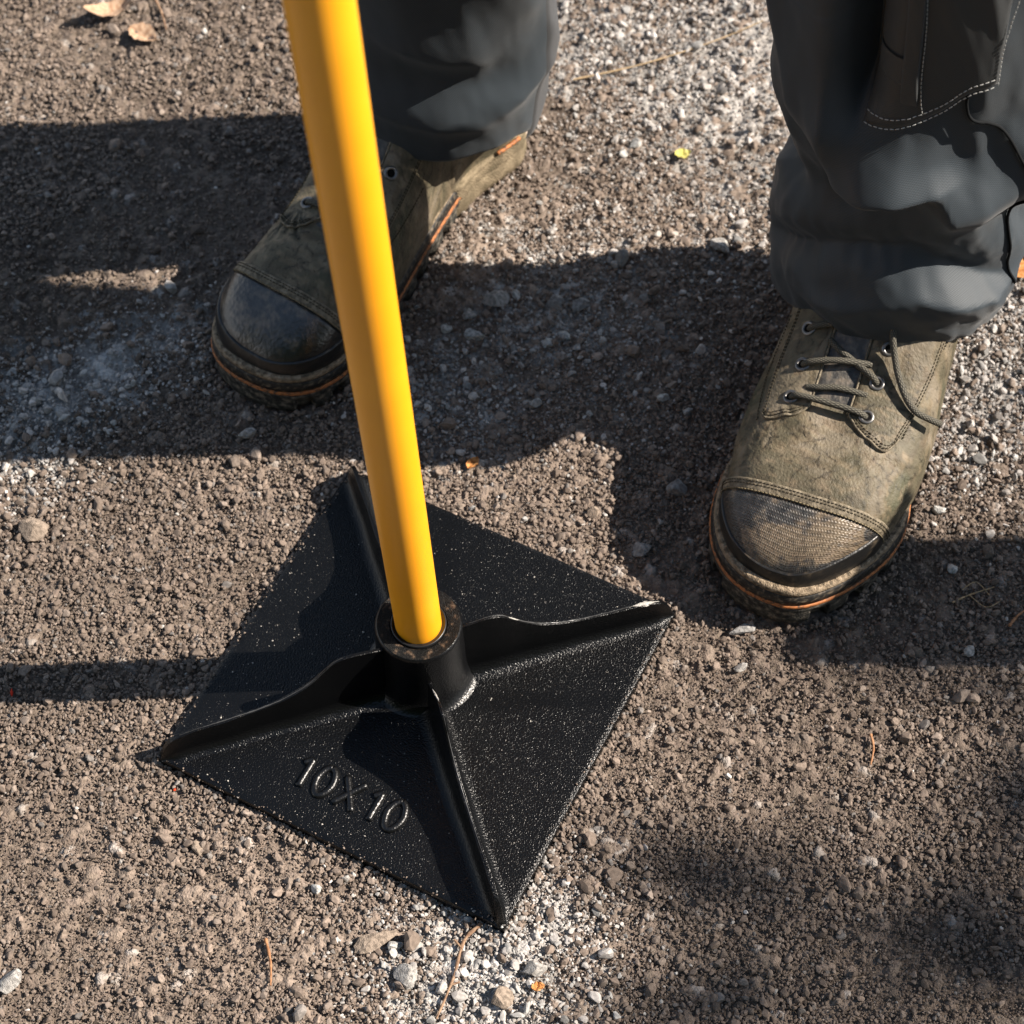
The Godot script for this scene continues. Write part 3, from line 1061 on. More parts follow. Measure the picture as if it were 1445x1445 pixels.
func make_boot(b: Dictionary, parent: Node, mirror: float) -> void:
	var mb := MB.new()
	var nu := 121
	var nv := 150
	var p := PackedVector3Array()
	var cols := PackedColorArray()
	for j in nv:
		var s := float(j) / (nv - 1)
		var t := 1.0 - pow(1.0 - s, 1.7)
		for i in nu:
			var ph := 2.0 * i / (nu - 1) - 1.0
			p.append(boot_pt(b, t, ph))
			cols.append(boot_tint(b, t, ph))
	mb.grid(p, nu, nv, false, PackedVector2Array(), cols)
	var boot := part("boot", mb.mesh(), M.leather, parent)
	boot.position = Vector3(b.heel.x, b.get("lift", 0.0), b.heel.y)
	# the boot's own z runs from heel to toe, its x to the camera's right
	boot.basis = Basis(Vector3(b.side.x, 0, b.side.y), Vector3.UP, Vector3(b.dir.x, 0, b.dir.y))
	boot.set_meta("label", b.label)

	var seam := func(ph: float) -> float: return 0.876 - 0.048 * ph * ph - 0.010 * ph * mirror
	# folded leather band over the toe cap's edge
	part("toe_band", overlay(b, func(s, r): return Vector2(seam.call(2 * s - 1) - 0.023 + 0.026 * r, (2 * s - 1) * 0.985), 121, 14, 0.0019, 0.16), M.worn, boot)
	for k in 3:
		var line := []
		for i in 29:
			var ph := (i / 14.0 - 1.0) * 0.96
			line.append(Vector2(seam.call(ph) + [-0.0165, -0.0105, 0.0005][k], ph))
		part("stitching", stitches(b, line, 0.0026, 0.0020, 0.00042), M.stitch_dark if k < 2 else M.stitch_tan, boot)
	# toe cap, and the thicker bumper round its foot
	var crest := func(ph: float) -> float:
		var lo: float = seam.call(ph)
		var hi := 1.0
		var yc := 0.050 + 0.010 * ph * ph + 0.004 * ph * mirror
		if boot_raw(b, lo, ph).y < yc:
			return lo
		for k in 18:
			var m := (lo + hi) / 2
			if boot_raw(b, m, ph).y > yc:
				lo = m
			else:
				hi = m
		return lo
	var crests := PackedFloat32Array()
	var n := 161
	for i in n:
		crests.append(crest.call(2.0 * i / (n - 1) - 1.0))
	var q := PackedVector3Array()
	var uvs := PackedVector2Array()
	var tint := PackedColorArray()
	var arc := PackedFloat32Array()
	arc.resize(n)
	for j in 60:
		for i in n:
			var ph := 2.0 * i / (n - 1) - 1.0
			var t := lerpf(seam.call(ph) + 0.002, crests[i] + 0.004, j / 59.0)
			q.append(boot_pt(b, minf(t, 1.0), ph, 0.0014 * minf(1.0, j / 3.0)))
			if j > 0:
				arc[i] += q[j * n + i].distance_to(q[(j - 1) * n + i])
			uvs.append(Vector2(boot_raw(b, 0.86, ph).x * 0.9 + 0.2, arc[i] + 0.01 * absf(ph)))
			# grey sheen painted on top, tan dirt in patches low on the cap
			var f := j / 59.0
			var n1 := noise_a.get_noise_3d(q[j * n + i].x * 130.0 + b.seed, q[j * n + i].y * 130.0, q[j * n + i].z * 130.0)
			var n2 := noise_b.get_noise_3d(q[j * n + i].x * 900.0 + b.seed, q[j * n + i].y * 900.0, q[j * n + i].z * 900.0)
			var c := Color(0.016, 0.016, 0.017).lerp(Color(0.075, 0.072, 0.068), (1.0 - smoothstep(0.45, 0.85, absf(ph + 0.05))) * smoothstep(-0.5, 0.4, n1 + 0.5 * n2 + 0.1) * b.sheen_dirt)
			var dirt := smoothstep(0.05, 0.45, n1 + 0.55 * n2 + 0.42 * exp(-pow((f - 0.66) / 0.25, 2.0)) - 0.45 * smoothstep(0.5, 0.9, absf(ph)))
			tint.append(c.lerp(Color(0.235, 0.175, 0.115), dirt * 0.75 * b.sheen_dirt))
	var cap := MB.new()
	cap.grid(q, n, 60, false, uvs, tint)
	part("toe_cap", cap.mesh(), M.cap_left if mirror < 0 else M.cap, boot)
	q = PackedVector3Array()
	for j in 40:
		for i in n:
			var ph := 2.0 * i / (n - 1) - 1.0
			var f := j / 39.0
			var t := lerpf(crests[i], 1.0, 1.0 - pow(1.0 - f, 1.5))
			q.append(boot_pt(b, t, ph, 0.0008 + 0.0020 * sqrt(minf(1.0, j / 4.0))))
	var bp := MB.new()
	bp.grid(q, n, 40)
	part("toe_bumper", bp.mesh(), M.bumper, boot)

	# sole, from the welt down
	part("welt", sole_band(b, [[-0.016, Y0 - 0.002], [-0.009, Y0 + 0.0012], [-0.0045, Y0 + 0.0022], [-0.0026, Y0 + 0.0012], [-0.0020, Y0 - 0.001], [-0.0024, Y0 - 0.003], [-0.008, Y0 - 0.004]]), M.welt, boot)
	part("midsole", sole_band(b, [[-0.008, Y0 - 0.0025], [-0.0030, Y0 - 0.0034], [-0.0016, Y0 - 0.0042], [-0.0010, Y0 - 0.0075], [-0.0006, Y0 - 0.0115], [-0.004, Y0 - 0.0125]]), M.midsole, boot)
	part("orange_line", sole_band(b, [[-0.004, 0.0240], [-0.0006, 0.0237], [0.0002, 0.0230], [0.0003, 0.0215], [-0.0002, 0.0206], [-0.004, 0.0200]]), M.orange, boot)
	part("outsole", sole_band(b, [[-0.004, 0.0202], [-0.0008, 0.0198], [0.0, 0.0185], [-0.0006, 0.0145], [-0.0008, 0.0138, 1], [-0.0006, 0.006, 1], [-0.0012, 0.0, 1], [-0.006, -0.004, 1]], 0.0045, 420), M.outsole, boot)

	# facings with eyelets
	var fl: Array = b.facings
	for f in fl:
		part("facing", overlay(b, func(s, r):
			var t1 := curve(f.s, f.front, s)
			var inner := lerpf(f.in_front, f.in_back, r)
			var outer := lerpf(f.out_front, f.out_back, r)
			return Vector2(lerpf(t1, 0.40, r), lerpf(inner, outer, s)), 40, 70, 0.0024, 0.06, false), M.leather, boot)
		var edge := PackedVector3Array()
		for i in 30:
			var r := 0.97 - 0.93 * i / 29.0
			edge.append(boot_pt(b, lerpf(curve(f.s, f.front, 0.03), 0.40, r), lerpf(f.in_front, f.in_back, r) + 0.004 * signf(f.out_front), 0.0020))
		for i in 20:
			var s := 0.03 + 0.94 * i / 19.0
			edge.append(boot_pt(b, curve(f.s, f.front, s) - 0.004, lerpf(f.in_front, f.out_front, s), 0.0019))
		var em := MB.new()
		em.tube(edge, 0.0008, 6)
		part("cut_edge", em.mesh(), M.worn, boot)
		for k in 2:
			var line := []
			for i in 13:
				var s := 0.09 + 0.03 * k + (0.82 - 0.06 * k) * i / 12.0
				line.append(Vector2(curve(f.s, f.front, s) - 0.010 - 0.007 * k, lerpf(f.in_front, f.out_front, s)))
			for i in range(1, 12):
				var r := i / 11.0
				line.append(Vector2(lerpf(curve(f.s, f.front, 0.9) - 0.012, 0.42, r), lerpf(lerpf(f.in_front, f.in_back, r), lerpf(f.out_front, f.out_back, r), 0.9 - 0.05 * k)))
			part("stitching", stitches(b, line, 0.0026, 0.0026, 0.0004), M.stitch_dark, boot)
	part("tongue", overlay(b, func(s, r): return Vector2(lerpf(b.tongue[0], 0.40, r), lerpf(b.tongue[1], b.tongue[2], s) + 0.02 * sin(r * 9.0)), 30, 60, 0.0009, 0.3, false), M.tongue, boot)
	for e in b.eyelets:
		var nrm := boot_normal(b, e.x, e.y)
		var at := boot_pt(b, e.x, e.y, 0.0028)
		part("eyelet", ring_mesh(at, nrm, 0.0040, 0.00125), M.metal, boot)
		part("eyelet_hole", disc_mesh(at + nrm * 0.0002, nrm, 0.0034), M.hole, boot)
	for l in b.laces:
		var pts := []
		for k in l:
			pts.append(boot_pt(b, k.x, k.y, k.z))
		var lm := MB.new()
		var sp := spline(pts, 10)
		lm.tube(sp, 0.00225, 12)
		var length := 0.0
		for i in sp.size() - 1:
			length += sp[i].distance_to(sp[i + 1])
		for i in lm.uv.size():
			lm.uv[i] = Vector2(lm.uv[i].x * 1.0, lm.uv[i].y * length / 0.011)
		part("lace", lm.mesh(), M.lace, boot)
	# side seam down the quarter
	for sd in b.seams:
		part("stitching", stitches(b, sd, 0.0026, 0.0008, 0.0004), M.stitch_dark, boot)
	if b.has("counter"):
		# moulded heel counter
		part("heel_counter", overlay(b, func(s, r): return Vector2(lerpf(0.004, 0.34 - 0.05 * r, s), b.counter * lerpf(1.0, 0.78 - 0.12 * s, r)), 60, 24, 0.0018, 0.08), M.leather, boot)
		var ridge_line := sole_loop(b, 0.0030, 0.0372, 200)
		for k in 3:
			var am := MB.new()
			var dash := PackedVector3Array()
			for i in 7:
				dash.append(ridge_line[4 + k * 9 + i])
			am.tube(dash, 0.0017, 8)
			part("heel_accent", am.mesh(), M.orange, boot)
		var hb := MB.new()
		var loop := []
		for lv in [[-0.006, 0.0365], [0.0006, 0.0360], [0.0022, 0.0345], [0.0024, 0.0315], [0.0010, 0.0305], [0.0022, 0.0290], [0.0026, 0.022], [0.0012, 0.0208], [0.0024, 0.0195], [0.0032, 0.010], [0.0014, 0.002], [-0.004, -0.002]]:
			var all := sole_loop(b, lv[0], lv[1], 200)
			var deep := sole_loop(b, -0.010, lv[1], 200)
			for k in range(157, 243):
				var m := k % 200
				var f := smoothstep(0.0, 6.0, float(mini(k - 157, 242 - k)))
				loop.append(deep[m].lerp(all[m], f) + Vector3(0, 0, 0.0015 * noise_b.get_noise_2d(k * 3.0, lv[1] * 900.0)))
		hb.grid(PackedVector3Array(loop), 86, 12)
		part("heel_block", hb.mesh(), M.khaki, boot)


# ------------------------------------------------------------------ trousers
func leg_pt(g: Dictionary, a: float, y: float, off := 0.0) -> Vector3:
	# a in radians from the camera's side (+z) towards +x
	var rx := curve(g.y, g.rx, y)
	var rz := curve(g.y, g.rz, y)
	var d := 0.0
	var deg := rad_to_deg(a)
	if cos(a) < 0.0:
		rz *= lerpf(1.0, g.back, smoothstep(0.36, 0.46, y) * minf(1.0, -cos(a) * 2.0))
	for r in g.ridges:
		# r: a0, y0, a1, y1, height, width on the left of the way, width on its right, 1 crisp to 2 round
		var q := Vector2(deg * 0.00148, y)
		var p0 := Vector2(r[0] * 0.00148, r[1])
		var ab := Vector2(r[2] * 0.00148, r[3]) - p0
		var l := ab.length()
		var dir := ab / l
		var s := (q - p0).dot(dir)
		var e := (q - p0).dot(Vector2(-dir.y, dir.x))
		var w: float = r[5] if e > 0.0 else r[6]
		var x := absf(e) / w
		if x < 3.0 and s > -0.05 and s < l + 0.05:
			var reach: float = minf(0.5 * l, 0.03) + 0.004
			var fade := smoothstep(-reach * 0.5, reach, s) * smoothstep(-reach * 0.5, reach, l - s)
			d += g.fold * r[4] * fade * exp(-pow(x * x + 0.0008, r[7] * 0.5))
	var nx := sin(a)
	var nz := cos(a)
	var bunch := 1.0 - smoothstep(0.16, 0.42, y)
	var rg := noise_r.get_noise_3d(nx * 1.15 + g.seed, y * lerpf(9.0, 17.0, bunch) + nx * 1.3, nz * 1.15)
	d += g.crumple * (0.0016 + 0.0012 * bunch) * (rg - 0.2) * smoothstep(-0.01, 0.03, y - 0.10 + 0.05 * (1.0 - nz))
	d += g.crumple * 0.0006 * noise_r.get_noise_3d(nx * 3.4 + g.seed + y * 6.0, y * 38.0 + nx * 2.0, nz * 3.4) * bunch
	d += 0.0018 * noise_a.get_noise_3d(nx * 14.0 + g.seed, y * 55.0 + nx * 8.0, nz * 14.0) * g.crumple
	d += 0.0007 * noise_b.get_noise_3d(nx * 24.0 + g.seed, y * 200.0 + nx * 50.0, nz * 24.0) * g.crumple
	d += off
	return Vector3(curve(g.y, g.cx, y) + nx * (rx + d), y, curve(g.y, g.cz, y) + nz * (rz + d))


func hem_y(g: Dictionary, a: float) -> float:
	return curve(g.hem_a, g.hem_y, rad_to_deg(a))


func leg_patch(g: Dictionary, where: Callable, nu: int, nv: int, thick: float, edge := 0.06) -> ArrayMesh:
	var mb := MB.new()
	var p := PackedVector3Array()
	for j in nv:
		for i in nu:
			var s := float(i) / (nu - 1)
			var r := float(j) / (nv - 1)
			var q: Vector2 = where.call(s, r)
			var m := minf(minf(s, 1 - s), r) / edge
			var f := sqrt(clampf(m * (2 - m), 0, 1)) if m < 1 else 1.0
			p.append(leg_pt(g, deg_to_rad(q.x), q.y, -0.001 + (thick + 0.001) * f))
	mb.grid(p, nu, nv)
	return mb.mesh()


func leg_line(g: Dictionary, line: Array, off: float, steps := 10) -> PackedVector3Array:
	var pts := PackedVector3Array()
	for i in line.size() - 1:
		var a: Vector2 = line[maxi(i - 1, 0)]
		var d: Vector2 = line[mini(i + 2, line.size() - 1)]
		for k in steps:
			var q: Vector2 = line[i].cubic_interpolate(line[i + 1], a, d, float(k) / steps)
			pts.append(leg_pt(g, deg_to_rad(q.x), q.y, off))
	return pts


func make_leg(g: Dictionary, parent: Node) -> MeshInstance3D:
	var mb := MB.new()
	var nu := 220
	var p := PackedVector3Array()
	var rows := []
	# inside of the hem first, then out and up
	for k in 190:
		rows.append(0.44 * k / 189.0)
	for k in range(1, 40):
		rows.append(0.44 + 0.44 * k / 39.0)
	for k in 12:
		for i in nu:
			var a := TAU * i / nu - PI
			var up := 0.045 * (1.0 - k / 11.0)
			p.append(leg_pt(g, a, hem_y(g, a) + up, -0.0035 if k < 11 else -0.0016))
	for y in rows:
		for i in nu:
			var a := TAU * i / nu - PI
			var h := hem_y(g, a)
			var yy: float = h + (0.88 - h) * (y / 0.88)
			p.append(leg_pt(g, a, yy, 0.0 if y > 0.001 else -0.0006))
	# dust and fading, in patches
	var cols := PackedColorArray()
	for q in p:
		var n1 := noise_a.get_noise_3d(q.x * 45.0, q.y * 30.0, q.z * 45.0)
		var n2 := noise_b.get_noise_3d(q.x * 260.0, q.y * 260.0, q.z * 260.0)
		var k := 1.0 + 0.45 * n1 + 0.22 * n2
		var dust := smoothstep(0.12, 0.5, n1 + 0.35 * n2) * 0.35
		cols.append(Color(k * (1.0 + dust), k * (1.0 + dust * 0.75), k * (1.0 + dust * 0.5)))
	mb.grid(p, nu, rows.size() + 12, true, PackedVector2Array(), cols)
	return part("trouser_leg", mb.mesh(), M.cloth, parent)


func make_person() -> void:
	var man := thing("person", "person in dark work trousers and worn lace-up work boots standing behind the yellow tamper", "person")
	for b in boot_frames:
		make_boot(b, man, b.mirror)
	var right := {
		"seed": 3.0, "crumple": 1.0, "back": 0.66, "fold": 1.25,
		"y": [0.03, 0.08, 0.12, 0.16, 0.20, 0.25, 0.30, 0.36, 0.45, 0.60, 0.90],
		"cx": [0.328, 0.328, 0.326, 0.324, 0.326, 0.328, 0.318, 0.310, 0.300, 0.275, 0.215],
		"cz": [-0.292, -0.292, -0.290, -0.288, -0.288, -0.287, -0.286, -0.285, -0.286, -0.300, -0.370],
		"rx": [0.076, 0.081, 0.085, 0.088, 0.086, 0.090, 0.094, 0.098, 0.100, 0.100, 0.115],
		"rz": [0.072, 0.084, 0.091, 0.086, 0.080, 0.080, 0.083, 0.086, 0.090, 0.100, 0.118],
		"ridges": [
			[-46, 0.268, -1, 0.281, 0.030, 0.042, 0.010, 1.2],
			[-4, 0.282, 3, 0.228, 0.022, 0.045, 0.009, 1.2],
			[-60, 0.232, -4, 0.226, -0.013, 0.020, 0.024, 2.0],
			[-92, 0.126, -42, 0.180, -0.011, 0.014, 0.011, 1.5],
			[-48, 0.180, 2, 0.196, -0.012, 0.014, 0.012, 1.5],
			[-4, 0.196, 54, 0.145, -0.011, 0.014, 0.010, 1.5],
			[-60, 0.126, 2, 0.164, 0.007, 0.010, 0.022, 1.4],
			[0, 0.165, 56, 0.144, 0.012, 0.009, 0.022, 1.2],
			[-29, 0.52, -31, 0.325, -0.026, 0.010, 0.011, 1.5],
			[-36, 0.52, -39, 0.285, 0.015, 0.007, 0.024, 1.25],
			[-75, 0.42, -50, 0.285, 0.008, 0.012, 0.020, 1.4],
			[-125, 0.212, -62, 0.208, -0.010, 0.014, 0.014, 2.0],
			[22, 0.315, 60, 0.225, 0.008, 0.020, 0.020, 1.4],
			[28, 0.235, 75, 0.175, -0.007, 0.014, 0.016, 1.8],
			[-100, 0.30, -55, 0.24, 0.007, 0.02, 0.02, 1.4],
			[100, 0.25, 150, 0.20, 0.012, 0.03, 0.03, 2.0]],
		"hem_a": [-181, -120, -90, -60, -30, 0, 20, 45, 70, 90, 120, 181],
		"hem_y": [0.030, 0.045, 0.066, 0.092, 0.110, 0.112, 0.110, 0.106, 0.090, 0.072, 0.045, 0.030]}
	var left := {
		"seed": 57.0, "crumple": 0.3, "back": 1.0, "fold": 0.6,
		"y": [0.03, 0.08, 0.12, 0.16, 0.20, 0.25, 0.30, 0.36, 0.45, 0.60, 0.90],
		"cx": [0.010, 0.006, 0.006, 0.008, 0.010, 0.010, 0.008, 0.004, 0.000, 0.010, 0.055],
		"cz": [-0.440, -0.438, -0.436, -0.434, -0.434, -0.434, -0.434, -0.432, -0.430, -0.425, -0.420],
		"rx": [0.066, 0.072, 0.078, 0.078, 0.077, 0.079, 0.084, 0.090, 0.096, 0.102, 0.115],
		"rz": [0.062, 0.068, 0.070, 0.070, 0.070, 0.074, 0.080, 0.086, 0.094, 0.105, 0.120],
		"ridges": [
			[-60, 0.165, 25, 0.145, 0.010, 0.024, 0.010, 1.5],
			[20, 0.146, 80, 0.175, 0.010, 0.024, 0.012, 1.4],
			[-30, 0.195, 50, 0.182, -0.010, 0.02, 0.02, 2.0],
			[60, 0.225, 88, 0.155, 0.012, 0.02, 0.02, 1.4],
			[-40, 0.235, 25, 0.205, 0.010, 0.03, 0.012, 1.5],
			[5, 0.34, 62, 0.225, 0.012, 0.025, 0.025, 1.5],
			[-60, 0.36, -10, 0.26, 0.008, 0.03, 0.03, 2.0],
			[75, 0.165, 105, 0.182, -0.008, 0.015, 0.015, 2.0]],
		"hem_a": [-181, -120, -90, -60, -30, 0, 30, 50, 70, 90, 120, 181],
		"hem_y": [0.040, 0.060, 0.080, 0.100, 0.112, 0.110, 0.112, 0.110, 0.096, 0.080, 0.058, 0.040]}
	var rl := make_leg(right, man)
	var ll := make_leg(left, man)
	make_upper_body(man)
	# cargo pocket on the right-hand leg
	var low := func(s: float) -> float: return curve([0.0, 0.23, 0.44, 0.60, 0.77, 0.95, 1.0], [0.322, 0.324, 0.331, 0.339, 0.352, 0.358, 0.359], s)
	part("pocket", leg_patch(right, func(s, r): return Vector2(lerpf(-28.5, 15.5, s) + 9.0 * r * r, lerpf(low.call(s), 0.56, r)), 60, 80, 0.0045, 0.05), M.cloth_patch, rl)
	part("pocket_pleat", leg_patch(right, func(s, r): return Vector2(lerpf(-16.5, -10.4, s), lerpf(low.call(0.36) + 0.012, 0.56, r)), 16, 60, 0.0072, 0.12), M.cloth_patch, rl)
	part("pocket_flap", leg_patch(right, func(s, r): return Vector2(lerpf(-26.5, -11.0, s), lerpf(0.364 - 0.004 * sin(s * 3.0), 0.380 + 0.003 * s, r)), 24, 16, 0.0062, 0.10), M.cloth_patch, rl)
	for k in 2:
		var line := []
		for i in 13:
			var s := 0.04 + 0.90 * i / 12.0
			line.append(Vector2(lerpf(-28.5, 15.5, s), low.call(s) + 0.004 + 0.006 * k))
		part("stitching", dashes(leg_line(right, line, 0.0052), 0.0033, 0.00036), M.thread, rl)
	part("stitching", dashes(leg_line(right, [Vector2(-9, 0.343), Vector2(-9.6, 0.352), Vector2(-10, 0.37), Vector2(-10, 0.40), Vector2(-10.5, 0.43), Vector2(-10.5, 0.47)], 0.0052), 0.0033, 0.00036), M.thread, rl)
	part("stitching", dashes(leg_line(right, [Vector2(14.2, 0.364), Vector2(14.4, 0.392), Vector2(15.6, 0.407), Vector2(17.5, 0.425), Vector2(19, 0.45)], 0.0052), 0.0033, 0.00036), M.thread, rl)
	# piped seam that runs down the shin
	var sm := MB.new()
	sm.tube(leg_line(right, [Vector2(2.5, 0.48), Vector2(3.5, 0.426), Vector2(4.5, 0.394), Vector2(5.5, 0.357), Vector2(5.7, 0.343), Vector2(8, 0.331), Vector2(14.5, 0.325), Vector2(21, 0.314), Vector2(26.5, 0.290), Vector2(33, 0.242), Vector2(44, 0.18), Vector2(52, 0.14)], 0.0012, 14), 0.0010, 6)
	part("seam", sm.mesh(), M.seam, rl)
	part("sunlit_cuff", leg_patch(left, func(s, r): return Vector2(lerpf(62.0, 140.0, s), lerpf(0.092 - 0.02 * s, 0.30, r)), 40, 60, 0.0016, 0.06), M.cloth_sunlit_cuff, ll)  # cuff panel in paler cloth that paints sunlight on this side


# ------------------------------------------------------------------ the rest of the person
# bones: [from, to, radius there, radius here, how round it joins]; a smooth union of tapered capsules, meshed as surface nets
func body_mesh(bones: Array, cell: float, blend: float) -> ArrayMesh:
	var lo := Vector3.ONE * 1e9
	var hi := -lo
	for b in bones:
		for e in 2:
			var r: float = b[2 + e] + cell * 2.5
			lo = lo.min(b[e] - Vector3.ONE * r)
			hi = hi.max(b[e] + Vector3.ONE * r)
	var n := Vector3i(((hi - lo) / cell).ceil()) + Vector3i.ONE
	var f := PackedFloat32Array()
	f.resize(n.x * n.y * n.z)
	f.fill(1.0)
	var sx := n.x
	var sxy := n.x * n.y
	for b in bones:
		var a: Vector3 = b[0]
		var d: Vector3 = b[1] - b[0]
		var dd := maxf(d.length_squared(), 1e-9)
		var ra: float = b[2]
		var rb: float = b[3]
		var pad := maxf(ra, rb) + blend + cell * 2.0
		var i0 := Vector3i(((a.min(b[1]) - Vector3.ONE * pad - lo) / cell).floor()).clamp(Vector3i.ZERO, n - Vector3i.ONE)
		var i1 := Vector3i(((a.max(b[1]) + Vector3.ONE * pad - lo) / cell).ceil()).clamp(Vector3i.ZERO, n - Vector3i.ONE)
		for z in range(i0.z, i1.z + 1):
			for y in range(i0.y, i1.y + 1):
				for x in range(i0.x, i1.x + 1):
					var q := lo + Vector3(x, y, z) * cell - a
					var t := clampf(q.dot(d) / dd, 0, 1)
					var v := (q - d * t).length() - lerpf(ra, rb, t)
					var at := x + y * sx + z * sxy
					var o := f[at]
					var h := clampf(0.5 + 0.5 * (o - v) / blend, 0, 1)
					f[at] = lerpf(o, v, h) - blend * h * (1.0 - h)
	var mb := MB.new()
	var where := {}
	for z in n.z - 1:
		for y in n.y - 1:
			for x in n.x - 1:
				var at := x + y * sx + z * sxy
				var mask := 0
				var sum := Vector3.ZERO
				var cnt := 0
				var vals := [f[at], f[at + 1], f[at + sx], f[at + sx + 1], f[at + sxy], f[at + sxy + 1], f[at + sxy + sx], f[at + sxy + sx + 1]]
				for k in 8:
					if vals[k] < 0.0:
						mask |= 1 << k
				if mask == 0 or mask == 255:
					continue
				for e in [[0, 1], [2, 3], [4, 5], [6, 7], [0, 2], [1, 3], [4, 6], [5, 7], [0, 4], [1, 5], [2, 6], [3, 7]]:
					var va: float = vals[e[0]]
					var vb: float = vals[e[1]]
					if (va < 0.0) != (vb < 0.0):
						var t := va / (va - vb)
						var pa := Vector3(e[0] & 1, (e[0] >> 1) & 1, e[0] >> 2)
						var pb := Vector3(e[1] & 1, (e[1] >> 1) & 1, e[1] >> 2)
						sum += pa.lerp(pb, t)
						cnt += 1
				where[at] = mb.v.size()
				mb.v.append(lo + (Vector3(x, y, z) + sum / cnt) * cell)
				var g := Vector3(vals[1] + vals[3] + vals[5] + vals[7] - vals[0] - vals[2] - vals[4] - vals[6], vals[2] + vals[3] + vals[6] + vals[7] - vals[0] - vals[1] - vals[4] - vals[5], vals[4] + vals[5] + vals[6] + vals[7] - vals[0] - vals[1] - vals[2] - vals[3])
				mb.n.append(g.normalized())
				mb.uv.append(Vector2.ZERO)
				mb.c.append(Color.WHITE)
	for z in range(1, n.z - 1):
		for y in range(1, n.y - 1):
			for x in range(1, n.x - 1):
				var at := x + y * sx + z * sxy
				for ax in 3:
					var step: int = [1, sx, sxy][ax]
					var u: int = [sx, sxy, 1][ax]
					var w: int = [sxy, 1, sx][ax]
					var inside := f[at] < 0.0
					if inside == (f[at + step] < 0.0):
						continue
					var a: int = where.get(at - u - w, -1)
					var b: int = where.get(at - w, -1)
					var c: int = where.get(at, -1)
					var d: int = where.get(at - u, -1)
					if a < 0 or b < 0 or c < 0 or d < 0:
						continue
					if inside:
						mb.ix.append_array(PackedInt32Array([a, c, b, a, d, c]))
					else:
						mb.ix.append_array(PackedInt32Array([a, b, c, a, c, d]))
	return mb.mesh()


